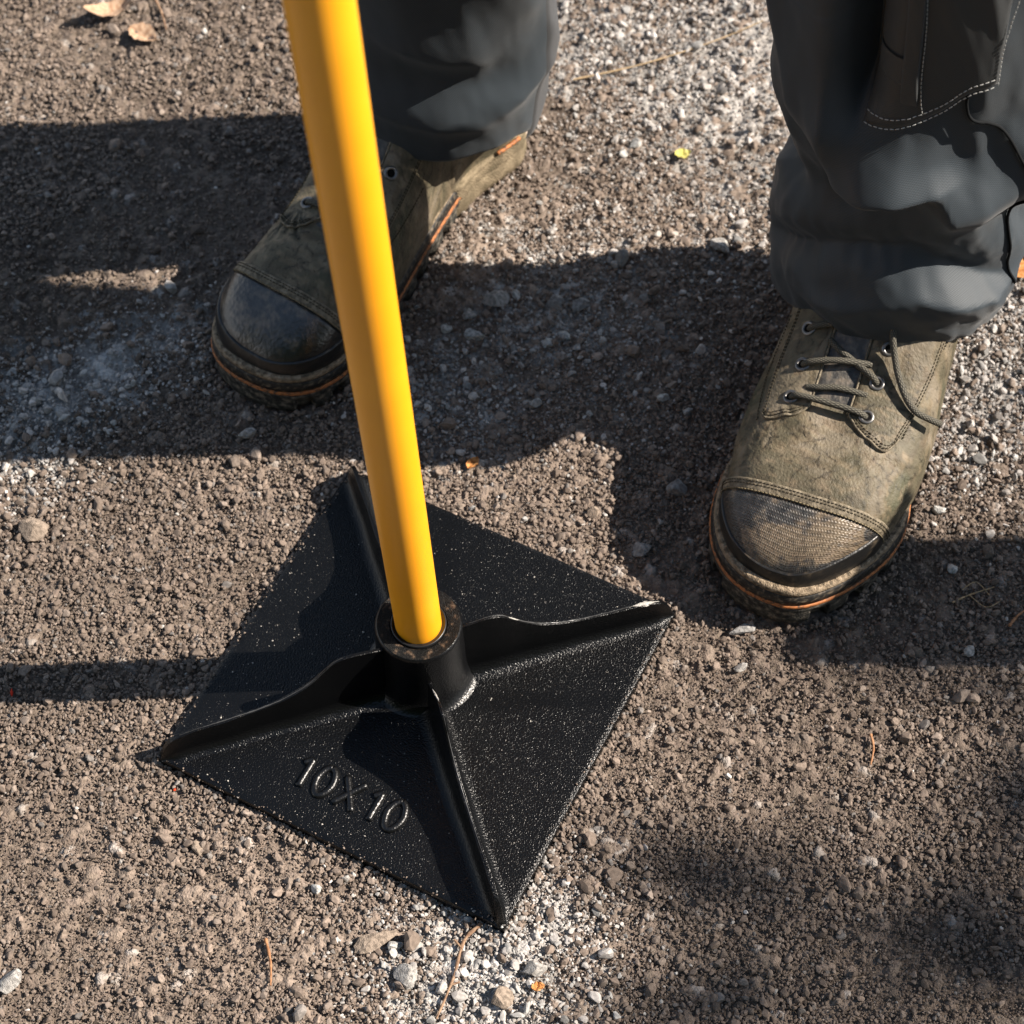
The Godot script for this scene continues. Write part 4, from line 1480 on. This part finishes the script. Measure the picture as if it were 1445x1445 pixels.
func make_upper_body(man: Node) -> void:
	var hip := Vector3(0.135, 0.93, -0.41)
	var chest := Vector3(0.13, 1.30, -0.36)
	var neck := Vector3(0.115, 1.47, -0.325)
	# seat of the trousers
	part("trousers_seat", body_mesh([[Vector3(0.055, 0.80, -0.42), Vector3(0.07, 0.93, -0.41), 0.115, 0.105], [Vector3(0.215, 0.80, -0.40), Vector3(0.20, 0.93, -0.41), 0.115, 0.105], [Vector3(0.075, 0.97, -0.41), Vector3(0.195, 0.97, -0.41), 0.105, 0.105], [Vector3(0.09, 1.02, -0.41), Vector3(0.18, 1.02, -0.41), 0.10, 0.10]], 0.016, 0.05), M.cloth, man)
	# hands on the grip, the left image side above
	var base := Vector3(0.0004, 0.050, -0.0105)
	var lean := Vector3(-0.0345, 1.0, 0.018).normalized()
	var arms := []
	var skin := []
	var hands := [[1.075, -1.0, Vector3(-0.10, 1.40, -0.34)], [0.965, 1.0, Vector3(0.36, 1.40, -0.35)]]
	for hd in hands:
		var s: float = hd[1]
		var centre: Vector3 = base + lean * (hd[0] - 0.05)
		var across := Vector3(s, 0, -0.35).normalized()
		var palm := centre + across * 0.036 + Vector3(0, 0, -0.012)
		var wrist := palm + Vector3(s * 0.045, 0.012, -0.075)
		var elbow: Vector3 = Vector3(s * 0.13, 0.0, 0.0) + (hd[2] + wrist) * 0.5 + Vector3(0, -0.13, 0.0)
		arms.append([hd[2], elbow, 0.064, 0.050])
		arms.append([elbow, wrist + (elbow - wrist).normalized() * 0.025, 0.049, 0.036])
		var hb := [[wrist + (elbow - wrist) * 0.15, wrist, 0.029, 0.027], [wrist, palm, 0.028, 0.030]]
		for k in 4:
			var lift := lean * (0.030 - 0.020 * k)
			hb.append([wrist.lerp(palm, 0.5), palm + lift, 0.017, 0.0125])
			var last := palm + lift
			var len_k: float = [0.9, 1.0, 0.95, 0.78][k]
			for j in 5:
				var an: float = (0.35 + 0.62 * j * len_k) * -s
				var dir := across.rotated(lean, -an * 1.0)
				var q := centre + lift + dir * 0.030
				hb.append([last, q, 0.0105 - 0.0006 * j, 0.0100 - 0.0006 * j])
				last = q
		var th := centre + lean * 0.040 + across.rotated(lean, 0.9 * s) * 0.031
		hb.append([wrist.lerp(palm, 0.45), centre + lean * 0.030 + across.rotated(lean, 0.3 * s) * 0.036, 0.018, 0.0125])
		hb.append([centre + lean * 0.030 + across.rotated(lean, 0.3 * s) * 0.036, th, 0.0122, 0.0112])
		hb.append([th, centre + lean * 0.046 + across.rotated(lean, 1.7 * s) * 0.031, 0.0112, 0.0095])
		part("hand", body_mesh(hb, 0.0045, 0.006), M.skin, man)
	var torso := [[Vector3(0.07, 0.98, -0.41), Vector3(0.07, 1.30, -0.37), 0.118, 0.125], [Vector3(0.20, 0.98, -0.41), Vector3(0.19, 1.30, -0.37), 0.118, 0.125], [Vector3(0.03, 1.38, -0.35), Vector3(0.23, 1.38, -0.35), 0.095, 0.095], [Vector3(-0.07, 1.41, -0.34), Vector3(0.33, 1.41, -0.345), 0.07, 0.07], [chest, neck, 0.11, 0.062]]
	part("jacket", body_mesh(torso + arms, 0.015, 0.04), M.jacket, man)
	var head := Vector3(0.11, 1.63, -0.285)
	var down := Vector3(0, -0.5, 1).normalized()
	var face := [[neck - Vector3(0, 0.03, 0), head - Vector3(0, 0.05, 0.02), 0.058, 0.056], [head + Vector3(0, 0.035, -0.02), head + Vector3(0, 0.02, 0.008), 0.083, 0.080], [head - Vector3(0, 0.04, -0.02), head - Vector3(0, 0.085, -0.052), 0.062, 0.034],
		[head + Vector3(0, 0.0, 0.082), head + Vector3(0, -0.035, 0.104), 0.010, 0.015], [head + Vector3(-0.05, 0.018, 0.068), head + Vector3(0.05, 0.018, 0.068), 0.016, 0.016],
		[head + Vector3(-0.082, 0.005, -0.01), head + Vector3(-0.084, -0.035, -0.004), 0.012, 0.008], [head + Vector3(0.082, 0.005, -0.01), head + Vector3(0.084, -0.035, -0.004), 0.012, 0.008], [head + Vector3(-0.018, -0.068, 0.083), head + Vector3(0.018, -0.068, 0.083), 0.007, 0.007]]
	var hm := part("head", body_mesh(face, 0.007, 0.014), M.skin, man)
	part("hair", body_mesh([[head + Vector3(0, 0.045, -0.03), head + Vector3(0, 0.045, 0.0), 0.086, 0.084], [head + Vector3(0, 0.0, -0.05), head + Vector3(0, -0.03, -0.05), 0.072, 0.055]], 0.008, 0.02), M.hair, hm)
	for s in [-1.0, 1.0]:
		var eye := MB.new()
		eye.lathe([Vector2(0.0005, -0.011), Vector2(0.008, -0.008), Vector2(0.0112, 0.0), Vector2(0.008, 0.008), Vector2(0.0005, 0.011)], 16, head + Vector3(s * 0.031, 0.0, 0.079))
		part("eye", eye.mesh(), M.eye, hm)


func setup_boots() -> void:
	var r := {"wl": [0.046, 0.0487, 0.0567, 0.0611, 0.0645, 0.0667, 0.0658, 0.0647, 0.0639], "wr": [0.046, 0.0487, 0.0547, 0.0612, 0.0668, 0.0683, 0.0624, 0.0518, 0.0409],
		"toe": Vector2(0.2352, -0.048), "ang": 0.387, "seed": 11.0, "mirror": 1.0, "tint": 1.0, "sheen_dirt": 1.0, "tuck": 0.008, "blotches": [Vector3(0.765, 0.56, 0.042), Vector3(0.60, -0.62, 0.06), Vector3(0.52, 0.75, 0.05)], "label": "sunlit olive brown boot with its laces showing",
		"facings": [
			{"s": [0.0, 0.15, 0.4, 0.8, 1.0], "front": [0.672, 0.697, 0.708, 0.718, 0.700], "in_front": -0.092, "in_back": -0.12, "out_front": -0.430, "out_back": -0.52},
			{"s": [0.0, 0.15, 0.35, 0.8, 1.0], "front": [0.666, 0.690, 0.704, 0.712, 0.666], "in_front": 0.010, "in_back": 0.0, "out_front": 0.325, "out_back": 0.52}],
		"tongue": [0.665, -0.14, 0.06],
		"eyelets": [Vector2(0.661, -0.223), Vector2(0.586, -0.228), Vector2(0.509, -0.288), Vector2(0.656, 0.078), Vector2(0.582, 0.073), Vector2(0.511, 0.078)],
		"laces": [
			[Vector3(0.661, -0.223, 0.001), Vector3(0.660, -0.175, 0.0060), Vector3(0.659, -0.07, 0.0064), Vector3(0.657, 0.03, 0.0060), Vector3(0.656, 0.078, 0.001)],
			[Vector3(0.632, -0.15, 0.0015), Vector3(0.628, -0.08, 0.0036), Vector3(0.617, -0.01, 0.0036), Vector3(0.612, 0.05, 0.0012)],
			[Vector3(0.586, -0.228, 0.001), Vector3(0.583, -0.18, 0.0062), Vector3(0.572, -0.09, 0.0070), Vector3(0.562, -0.02, 0.0066), Vector3(0.550, 0.03, 0.002)],
			[Vector3(0.582, 0.073, 0.001), Vector3(0.575, 0.045, 0.0060), Vector3(0.558, 0.0, 0.0036), Vector3(0.540, -0.06, 0.0034), Vector3(0.526, -0.12, 0.0015)],
			[Vector3(0.509, -0.288, 0.001), Vector3(0.506, -0.23, 0.006), Vector3(0.494, -0.10, 0.006), Vector3(0.484, 0.0, 0.005), Vector3(0.474, 0.06, 0.002)],
			[Vector3(0.462, 0.06, 0.010), Vector3(0.488, 0.076, 0.012), Vector3(0.524, 0.112, 0.009), Vector3(0.556, 0.160, 0.008), Vector3(0.590, 0.24, 0.007), Vector3(0.606, 0.33, 0.007), Vector3(0.604, 0.44, 0.009), Vector3(0.598, 0.52, 0.011)]],
		"seams": [[Vector2(0.66, 0.345), Vector2(0.567, 0.36), Vector2(0.471, 0.45), Vector2(0.40, 0.60)], [Vector2(0.715, -0.455), Vector2(0.66, -0.50), Vector2(0.55, -0.58), Vector2(0.44, -0.64)]]}
	var l := {"wl": [0.046, 0.0500, 0.051, 0.0474, 0.0456, 0.047, 0.0514, 0.0586, 0.065], "wr": [0.046, 0.0500, 0.0387, 0.0417, 0.0488, 0.0554, 0.0582, 0.0607, 0.0654],
		"toe": Vector2(-0.1323, -0.2318), "ang": 0.5469, "seed": 71.0, "mirror": -1.0, "tint": 0.4, "sheen_dirt": 0.45, "tuck": 0.001, "blotches": [Vector3(0.80, 0.3, 0.04), Vector3(0.62, 0.6, 0.07), Vector3(0.70, -0.6, 0.05)], "label": "shaded dark boot half hidden behind the yellow handle", "counter": 1.0,
		"facings": [
			{"s": [0.0, 0.15, 0.4, 0.8, 1.0], "front": [0.690, 0.722, 0.738, 0.726, 0.705], "in_front": 0.0, "in_back": -0.04, "out_front": -0.38, "out_back": -0.50},
			{"s": [0.0, 0.15, 0.35, 0.8, 1.0], "front": [0.675, 0.703, 0.712, 0.715, 0.68], "in_front": 0.12, "in_back": 0.14, "out_front": 0.45, "out_back": 0.55}],
		"tongue": [0.71, -0.02, 0.15],
		"eyelets": [Vector2(0.665, -0.14), Vector2(0.59, -0.16), Vector2(0.52, -0.18), Vector2(0.665, 0.22), Vector2(0.59, 0.23), Vector2(0.523, 0.243)],
		"laces": [
			[Vector3(0.665, -0.14, 0.001), Vector3(0.665, -0.08, 0.006), Vector3(0.665, 0.06, 0.0062), Vector3(0.665, 0.17, 0.006), Vector3(0.665, 0.22, 0.001)],
			[Vector3(0.59, -0.16, 0.001), Vector3(0.59, -0.10, 0.006), Vector3(0.585, 0.06, 0.0062), Vector3(0.575, 0.17, 0.002)]],
		"seams": [[Vector2(0.72, 0.48), Vector2(0.60, 0.60), Vector2(0.45, 0.70)], [Vector2(0.72, -0.42), Vector2(0.6, -0.5), Vector2(0.44, -0.6)]]}
	for b in [r, l]:
		b.dir = Vector2(-sin(b.ang), cos(b.ang))
		b.side = Vector2(cos(b.ang), sin(b.ang))
		b.heel = b.toe - b.dir * LB
		boot_frames.append(b)


# ------------------------------------------------------------------ small things on the ground
func make_stone(label: String, x: float, z: float, size: Vector3, turn: float, color: Color, cat := "stone", called := "stone") -> void:
	var m := pebble_mesh(int(absf(x) * 9000.0 + absf(z) * 77000.0), size, 7, true, 2)
	var o := part(called, m, stone_mat(color), self)
	o.position = Vector3(x, ground_y(x, z) + size.y * 0.45 + 0.002, z)
	o.rotation = Vector3(0.08, turn, 0.06)
	tag(o, label, cat)


var stone_mats := {}

func stone_mat(c: Color) -> Material:
	if not stone_mats.has(c):
		var m: StandardMaterial3D = M.stone.duplicate()
		m.vertex_color_use_as_albedo = false
		m.albedo_color = c.linear_to_srgb()
		stone_mats[c] = m
	return stone_mats[c]


func make_leaf(called: String, label: String, at: Vector3, turn: float, length: float, width: float, curl: float, material: Material, cat := "leaf") -> void:
	var mb := MB.new()
	var p := PackedVector3Array()
	var under := PackedVector3Array()
	for j in 15:
		var s := j / 14.0
		var w := width * pow(sin(PI * pow(s, 0.85)), 0.8) + 0.0002
		for i in 9:
			var a := i / 4.0 - 1.0
			var q := Vector3((s - 0.5) * length, curl * (4.0 * (s - 0.5) * (s - 0.5)) * length + absf(a) * w * 0.5 + 0.002 * noise_b.get_noise_2d(s * 120.0 + at.x * 999.0, a * 50.0), a * w * (1.0 + 0.25 * noise_b.get_noise_2d(s * 200.0, at.z * 999.0)))
			p.append(q)
			under.append(q - Vector3(0, 0.0003, 0))
	mb.grid(p, 9, 15)
	mb.grid(under, 9, 15)
	var o := part(called, mb.mesh(), material, self)
	o.position = at + Vector3(0, ground_y(at.x, at.z) + 0.004, 0)
	o.rotation.y = turn
	tag(o, label, cat)


func make_twig(called: String, label: String, pts: Array, r: float, material: Material, cat := "twig", forks := []) -> void:
	var mb := MB.new()
	var path := []
	for q in pts:
		path.append(Vector3(q.x, ground_y(q.x, q.y) + 0.0035 + r, q.y))
	var sp := spline(path, 6)
	var rad := []
	for i in sp.size():
		rad.append(r * (1.15 - 0.6 * i / sp.size()) * (1.0 + 0.25 * sin(i * 2.1)))
	mb.tube(sp, rad, 7)
	for f in forks:
		path = []
		for q in f:
			path.append(Vector3(q.x, ground_y(q.x, q.y) + 0.004 + r, q.y))
		mb.tube(spline(path, 5), r * 0.6, 6)
	var o := part(called, mb.mesh(), material, self)
	tag(o, label, cat)


func make_litter() -> void:
	var w := Color(0.50, 0.49, 0.465)
	var pale := Color(0.40, 0.38, 0.355)
	var gy := Color(0.30, 0.29, 0.28)
	var br := Color(0.30, 0.24, 0.19)
	make_stone("largest pale grey flat stone in the shade between the boots", 0.048, -0.326, Vector3(0.0115, 0.006, 0.007), 0.2, pale)
	make_stone("small white pointed stone right of the largest pale stone between the boots", 0.063, -0.331, Vector3(0.0035, 0.003, 0.005), 0.4, w)
	make_stone("white chunky stone in the shade below the largest pale stone", 0.032, -0.293, Vector3(0.0085, 0.005, 0.006), -0.3, w)
	make_stone("small white triangular stone in the shade midway between the two boots", 0.087, -0.286, Vector3(0.0045, 0.003, 0.0045), 0.9, w)
	make_stone("grey squarish stone beside the upper right edge of the black plate", 0.150, -0.106, Vector3(0.008, 0.006, 0.0072), 0.4, gy)
	make_stone("rounded grey stone left of the sunlit boot toe", 0.177, -0.157, Vector3(0.0075, 0.006, 0.0085), 0.1, gy)
	make_stone("long grey stone near the dark shadow edge left of the trouser hem", 0.221, -0.381, Vector3(0.0115, 0.005, 0.0055), -0.6, pale)
	make_stone("large pale tan stone in the gravel below the plate's front corner", 0.073, 0.195, Vector3(0.0085, 0.006, 0.008), 0.2, pale)
	make_stone("rounded pale stone at the left of the gravel under the plate", -0.006, 0.199, Vector3(0.0085, 0.006, 0.0085), 0.7, pale)
	make_stone("pale angular stone just under the lower left edge of the plate", -0.013, 0.180, Vector3(0.006, 0.004, 0.0042), 0.5, w)
	make_stone("tan lumpy stone at the bottom centre of the gravel", 0.053, 0.213, Vector3(0.0085, 0.006, 0.0075), 0.1, br)
	make_stone("long flat brown slab of soil left of the gravel below the plate", -0.025, 0.176, Vector3(0.015, 0.004, 0.0085), 0.55, br)
	make_stone("flat grey stone wedged under the sunlit boot toe", 0.216, -0.043, Vector3(0.010, 0.0035, 0.005), 0.1, gy)
	make_stone("narrow pale stone in the shade right of the plate's right corner", 0.214, -0.015, Vector3(0.0055, 0.003, 0.0035), 0.4, pale)
	make_stone("pale brown stone cut off by the left edge near the bottom", -0.247, 0.204, Vector3(0.008, 0.005, 0.009), 0.2, pale)
	make_stone("grey stone at the left edge beside the path of sunlight", -0.276, -0.122, Vector3(0.011, 0.006, 0.0095), 0.3, br)
	make_stone("pale knobbly stone touching the front of the shaded boot sole", -0.131, -0.203, Vector3(0.0068, 0.005, 0.005), 0.2, pale)
	make_stone("oblong pale stone lying in shade halfway to the sunlit boot", 0.170, -0.235, Vector3(0.0062, 0.004, 0.0034), 0.1, w)
	make_stone("small bluish stone in the shade right of the sunlit boot", 0.365, -0.092, Vector3(0.0038, 0.003, 0.0042), 0.6, w)
	make_stone("pale stone chip at the lower edge of the shade on the right", 0.369, -0.026, Vector3(0.0046, 0.003, 0.004), 0.2, pale)
	make_stone("white stone beside the sunlit boot's right side at the sole", 0.361, -0.140, Vector3(0.0055, 0.004, 0.0045), 0.3, w)
	make_stone("large pale stone in sunlit gravel behind the yellow leaf", 0.160, -0.485, Vector3(0.0075, 0.004, 0.0052), 0.5, w)
	make_stone("small white stone next to the large pale stone in the back gravel", 0.149, -0.474, Vector3(0.0042, 0.003, 0.004), 0.2, w)
	make_stone("oval white pebble below the plate's lower left edge", -0.064, 0.142, Vector3(0.0048, 0.003, 0.0036), -0.5, w)
	make_stone("tan wedge-shaped stone on soil below the left plate edge", -0.141, 0.116, Vector3(0.0036, 0.003, 0.0058), 0.3, br)
	make_stone("pale round stone by the upper right edge of the plate in sun", 0.118, -0.137, Vector3(0.005, 0.004, 0.0048), 0.2, br)
	make_stone("white square stone nearest the shaded boot's right side", 0.010, -0.300, Vector3(0.0052, 0.004, 0.0045), 0.2, w)
	make_stone("pair-sized pale grey stone left under the largest pale stone", 0.028, -0.312, Vector3(0.0058, 0.004, 0.005), 0.6, pale)
	make_stone("slanted white sliver of stone right of the white triangular stone", 0.099, -0.294, Vector3(0.0056, 0.003, 0.003), -0.8, w)
	make_stone("round grey stone in the shade right of the white pointed stone", 0.093, -0.324, Vector3(0.0068, 0.005, 0.006), 0.3, gy)
	make_stone("wide grey stone in the shade near the lit gravel behind", 0.112, -0.322, Vector3(0.0075, 0.005, 0.006), 0.5, gy)
	make_stone("tan oval stone near the lower edge of the leg shadow", 0.077, -0.231, Vector3(0.0048, 0.004, 0.0036), 0.2, pale)
	make_stone("pale chip below the oblong stone left of the sunlit boot", 0.188, -0.223, Vector3(0.0045, 0.003, 0.0032), 0.5, pale)
	make_leaf("dry_leaf", "curled pale tan dry leaf at the top left corner", Vector3(-0.275, 0.0, -0.632), 0.5, 0.046, 0.009, 0.35, M.leaf_tan)
	make_leaf("dry_leaf", "small pale tan leaf right of the curled leaf at top left", Vector3(-0.246, 0.0, -0.604), -0.55, 0.028, 0.0095, 0.12, M.leaf_tan)
	make_leaf("dry_leaf", "orange dry leaf beside the trouser leg at the right edge", Vector3(0.450, 0.0, -0.362), 0.9, 0.052, 0.014, 0.2, M.leaf_orange)
	make_leaf("yellow_leaf", "tiny yellow green leaf scrap on the gravel behind the boots", Vector3(0.196, 0.0, -0.474), 0.3, 0.014, 0.0048, 0.15, M.leaf_yellow)
	make_leaf("orange_leaf", "tiny bright orange leaf scrap in the gravel under the plate", Vector3(0.076, 0.0, 0.206), 0.2, 0.0085, 0.0028, 0.1, M.leaf_orange)
	make_leaf("bark_flake", "small reddish tan flake behind the handle and plate", Vector3(0.032, 0.0, -0.178), 0.9, 0.012, 0.0038, 0.1, M.leaf_orange, "flake")
	make_twig("dry_grass", "thin brown stem at the top left beside the leaves", [Vector2(-0.245, -0.655), Vector2(-0.235, -0.635), Vector2(-0.228, -0.612)], 0.0011, M.twig, "grass")
	make_twig("twig", "forked brown twig lying in the gravel below the plate corner", [Vector2(0.041, 0.166), Vector2(0.030, 0.177), Vector2(0.024, 0.200), Vector2(0.014, 0.226)], 0.0012, M.twig, "twig", [[Vector2(0.029, 0.182), Vector2(0.024, 0.176)], [Vector2(0.022, 0.205), Vector2(0.028, 0.203)]])
	make_twig("needle", "orange brown pine needle on soil at the lower left", [Vector2(-0.093, 0.176), Vector2(-0.089, 0.191), Vector2(-0.088, 0.206)], 0.0010, M.rusty_stem, "needle")
	make_twig("grass_sprig", "tangled straw coloured sprig in the shade at the right", [Vector2(0.362, -0.064), Vector2(0.374, -0.070), Vector2(0.392, -0.076)], 0.0006, M.straw, "sprig", [[Vector2(0.374, -0.070), Vector2(0.384, -0.060), Vector2(0.394, -0.064)], [Vector2(0.370, -0.074), Vector2(0.380, -0.080), Vector2(0.388, -0.069)]])
	make_twig("needle", "short reddish stem in the shade at the right edge", [Vector2(0.398, -0.045), Vector2(0.405, -0.053), Vector2(0.412, -0.058)], 0.0009, M.rusty_stem, "needle")
	make_twig("needle", "thin reddish curved stem on sunlit soil at the right", [Vector2(0.296, 0.036), Vector2(0.297, 0.046), Vector2(0.294, 0.058)], 0.0009, M.rusty_stem, "needle")
	make_twig("dry_grass", "long pale straw lying across the gravel at the top", [Vector2(0.110, -0.555), Vector2(0.17, -0.575), Vector2(0.23, -0.602), Vector2(0.27, -0.625)], 0.0007, M.straw, "grass")
	make_stone("tiny red scrap in the handle's shadow at the left edge", -0.274, 0.004, Vector3(0.0012, 0.001, 0.0032), 0.2, Color(0.55, 0.04, 0.02), "scrap", "red_scrap")
	make_stone("tiny red scrap on sunlit soil left of the plate's left corner", -0.159, 0.075, Vector3(0.0012, 0.001, 0.0014), 0.2, Color(0.55, 0.06, 0.02), "scrap", "red_scrap")


func make_plate_grit() -> void:
	var root := Node3D.new()
	root.name = "plate_grit"
	add_child(root)
	tag(root, "pale specks of soil and stone dust scattered over the black plate", "grit", "", "stuff")
	var spots := [[], []]
	for i in 4200:
		var u := rng.randf_range(-0.124, 0.124)
		var w := rng.randf_range(-0.124, 0.124)
		if absf(absf(u) - absf(w)) < 0.012 or Vector2(u, w).length() < 0.04:
			continue
		if noise_a.get_noise_2d(u * 60.0, w * 60.0) < rng.randf_range(-0.9, 0.35):
			continue
		var q := rng.randf()
		var r := 0.00009 + 0.00034 * q * q * q * q + (0.0006 if rng.randf() < 0.012 else 0.0)
		var y := 0.0062 + 0.0022 * (1.0 - maxf(absf(u), absf(w)) / 0.127) + r * 0.5
		var v := rng.randf_range(0.5, 1.0)
		var at := Vector3(u * cos(PLATE_YAW) - w * sin(PLATE_YAW), y, -(u * sin(PLATE_YAW) + w * cos(PLATE_YAW)))
		spots[i % 2].append([Transform3D(Basis.from_euler(Vector3(rng.randf() * 6, rng.randf() * 6, 0)).scaled(Vector3.ONE * r), at), Color(0.62 * v, 0.58 * v, 0.53 * v)])
	scatter("specks", root, [pebble_mesh(501, Vector3(1, 0.7, 0.8), 4), pebble_mesh(502, Vector3(0.8, 0.7, 1), 4)], M.crumb, spots)


# ------------------------------------------------------------------ what stands outside the frame and throws shade into it
func make_shade() -> void:
	# a timber stake, unseen, added to cast the shade band on the right
	var mb := MB.new()
	var p := PackedVector3Array()
	for y in [-0.02, 0.585, 0.61, 0.625]:
		for q in [Vector2(-1, -1), Vector2(1, -1), Vector2(1, 1), Vector2(-1, 1)]:
			var k := 0.05 if y < 0.6 else (0.046 if y < 0.62 else 0.02)
			p.append(Vector3(q.x * k, y, q.y * k))
	mb.grid(p, 4, 4, true)
	var st := part("added_stake", mb.mesh(), M.timber, self)
	st.position = Vector3(0.97, 0, -0.078)
	tag(st, "unseen timber stake added right of the person to cast a shade band", "stake")
	# evergreen hedge added unseen behind the camera to darken what faces it
	var hg := thing("added_hedge", "unseen dark evergreen hedge added behind the camera to block sky light", "hedge", Vector3(-0.6, 0, 2.9))
	var core := MB.new()
	p = PackedVector3Array()
	for j in 40:
		for i in 90:
			var a := TAU * i / 90.0
			var y := 2.7 * j / 39.0
			var sq := Vector2(cos(a), sin(a))
			sq /= pow(pow(absf(sq.x), 6.0) + pow(absf(sq.y), 6.0), 1.0 / 6.0)
			var k := 1.0 + 0.05 * noise_a.get_noise_3d(sq.x * 60.0, y * 14.0, sq.y * 14.0)
			if j == 39:
				k = 0.01
			p.append(Vector3(sq.x * 3.8 * k, y + 0.06 * noise_b.get_noise_2d(sq.x * 30.0, sq.y * 30.0), sq.y * 0.5 * k))
	core.grid(p, 90, 40, true)
	part("branches", core.mesh(), M.leaf_green, hg)
	var lm := MB.new()
	lm.tri_flat(Vector3(-0.05, 0, 0), Vector3(0, 0.006, 0.02), Vector3(0.05, 0, 0))
	lm.tri_flat(Vector3(-0.05, 0, 0), Vector3(0.05, 0, 0), Vector3(0, 0.006, -0.02))
	var leaves := []
	for i in 9000:
		var x := rng.randf_range(-3.85, 3.85)
		var at_l := Vector3(x, rng.randf_range(0.02, 2.75), rng.randf_range(0.46, 0.60) * (1.0 if i % 3 else -1.0))
		leaves.append([Transform3D(Basis.from_euler(Vector3(rng.randf() * 6, rng.randf() * 6, rng.randf() * 6)).scaled(Vector3.ONE * rng.randf_range(0.6, 1.2)), at_l), Color.WHITE])
	scatter("foliage", hg, [lm.mesh()], M.leaf_green, [leaves])
	# young tree farther to the right
	var at := Vector3(5.2, 0, 0.06)
	var t := thing("young_tree", "young leafy tree on the right that dapples the soil", "tree", at)
	var tr := MB.new()
	tr.tube(PackedVector3Array([Vector3(0, -0.05, 0.2), Vector3(0.02, 1.4, 0.18), Vector3(-0.03, 2.9, 0.1), Vector3(0.0, 4.35, 0.0)]), [0.05, 0.042, 0.03, 0.006], 12)
	for k in 16:
		var a := k * 2.4
		var y := 2.4 + k * 0.11
		tr.tube(PackedVector3Array([Vector3(0, y, 0.12), Vector3(cos(a) * 0.18, y + 0.12, 0.1 + sin(a) * 0.18), Vector3(cos(a) * 0.4, y + 0.2, sin(a) * 0.4)]), [0.012, 0.007, 0.003], 6)
	part("trunk", tr.mesh(), M.bark, t)
	var cr := MB.new()
	for k in 2300:
		var a := rng.randf() * TAU
		var y := rng.randf_range(2.7, 4.34)
		var r := sqrt(rng.randf()) * lerpf(0.55, 0.27, (y - 2.7) / 1.64)
		var c := Vector3(cos(a) * r, y, sin(a) * r)
		if noise_a.get_noise_3d(c.x * 45.0, c.y * 45.0, c.z * 45.0) < 0.0:
			continue
		var bs := Basis.from_euler(Vector3(rng.randf() * 6, rng.randf() * 6, rng.randf() * 6))
		var l := 0.045
		cr.tri_flat(c + bs * Vector3(-l, 0, 0), c + bs * Vector3(0, 0.004, 0.022), c + bs * Vector3(l, 0, 0))
		cr.tri_flat(c + bs * Vector3(-l, 0, 0), c + bs * Vector3(l, 0, 0), c + bs * Vector3(0, 0.004, -0.022))
	part("crown", cr.mesh(), M.leaf_green, t)


func _ready() -> void:
	rng.seed = 20240
	noise_a.seed = 5
	noise_a.frequency = 0.12
	noise_a.fractal_octaves = 3
	noise_b.seed = 9
	noise_b.frequency = 0.12
	noise_b.fractal_octaves = 2
	noise_r.seed = 31
	noise_r.noise_type = FastNoiseLite.TYPE_SIMPLEX_SMOOTH
	noise_r.frequency = 1.0
	noise_r.fractal_type = FastNoiseLite.FRACTAL_RIDGED
	noise_r.fractal_octaves = 2
	noise_r.fractal_gain = 0.35
	# camera
	var cam := Camera3D.new()
	cam.name = "camera"
	cam.position = Vector3(0.0599494, 1.18405677, 0.61034399)
	cam.rotation = Vector3(-1.00714777, 0, 0)
	cam.near = 0.05
	cam.far = 1200.0
	cam.projection = Camera3D.PROJECTION_FRUSTUM
	cam.size = 2.0 * 0.05 * 722.5 / 2800.0
	var lens := CameraAttributesPhysical.new()
	lens.frustum_focal_length = 46.0
	lens.frustum_focus_distance = 1.24
	lens.exposure_aperture = 6.8
	lens.frustum_far = 1200.0
	lens.frustum_near = 0.05
	cam.attributes = lens
	add_child(cam)
	# sky and sun
	var env := Environment.new()
	env.background_mode = Environment.BG_SKY
	var sky := Sky.new()
	var ps := ProceduralSkyMaterial.new()
	ps.sky_top_color = Color(0.27, 0.335, 0.42)
	ps.sky_horizon_color = Color(0.82, 0.82, 0.81)
	ps.sky_curve = 0.18
	ps.ground_bottom_color = Color(0.30, 0.27, 0.24)
	ps.ground_horizon_color = Color(0.55, 0.58, 0.60)
	sky.sky_material = ps
	env.sky = sky
	env.tonemap_mode = Environment.TONE_MAPPER_LINEAR
	env.tonemap_exposure = 2.4
	env.background_energy_multiplier = 1.4
	env.sdfgi_enabled = true
	env.ssao_enabled = true
	env.ssil_enabled = true
	var we := WorldEnvironment.new()
	we.name = "environment"
	we.environment = env
	add_child(we)
	var sun := DirectionalLight3D.new()
	sun.name = "sun"
	sun.light_color = Color(1.0, 0.955, 0.90)
	sun.light_energy = 1.6
	sun.light_angular_distance = 0.5
	sun.shadow_enabled = true
	var up := deg_to_rad(SUN_UP)
	var az := deg_to_rad(SUN_TURN)
	var to_sun := Vector3(cos(up) * cos(az), sin(up), cos(up) * sin(az))
	add_child(sun)
	sun.look_at_from_position(to_sun * 10.0, Vector3.ZERO)

	make_materials()
	setup_boots()
	make_ground()
	make_shade()
	make_tamper()
	make_person()
	make_litter()
	make_plate_grit()
	make_crumbs()
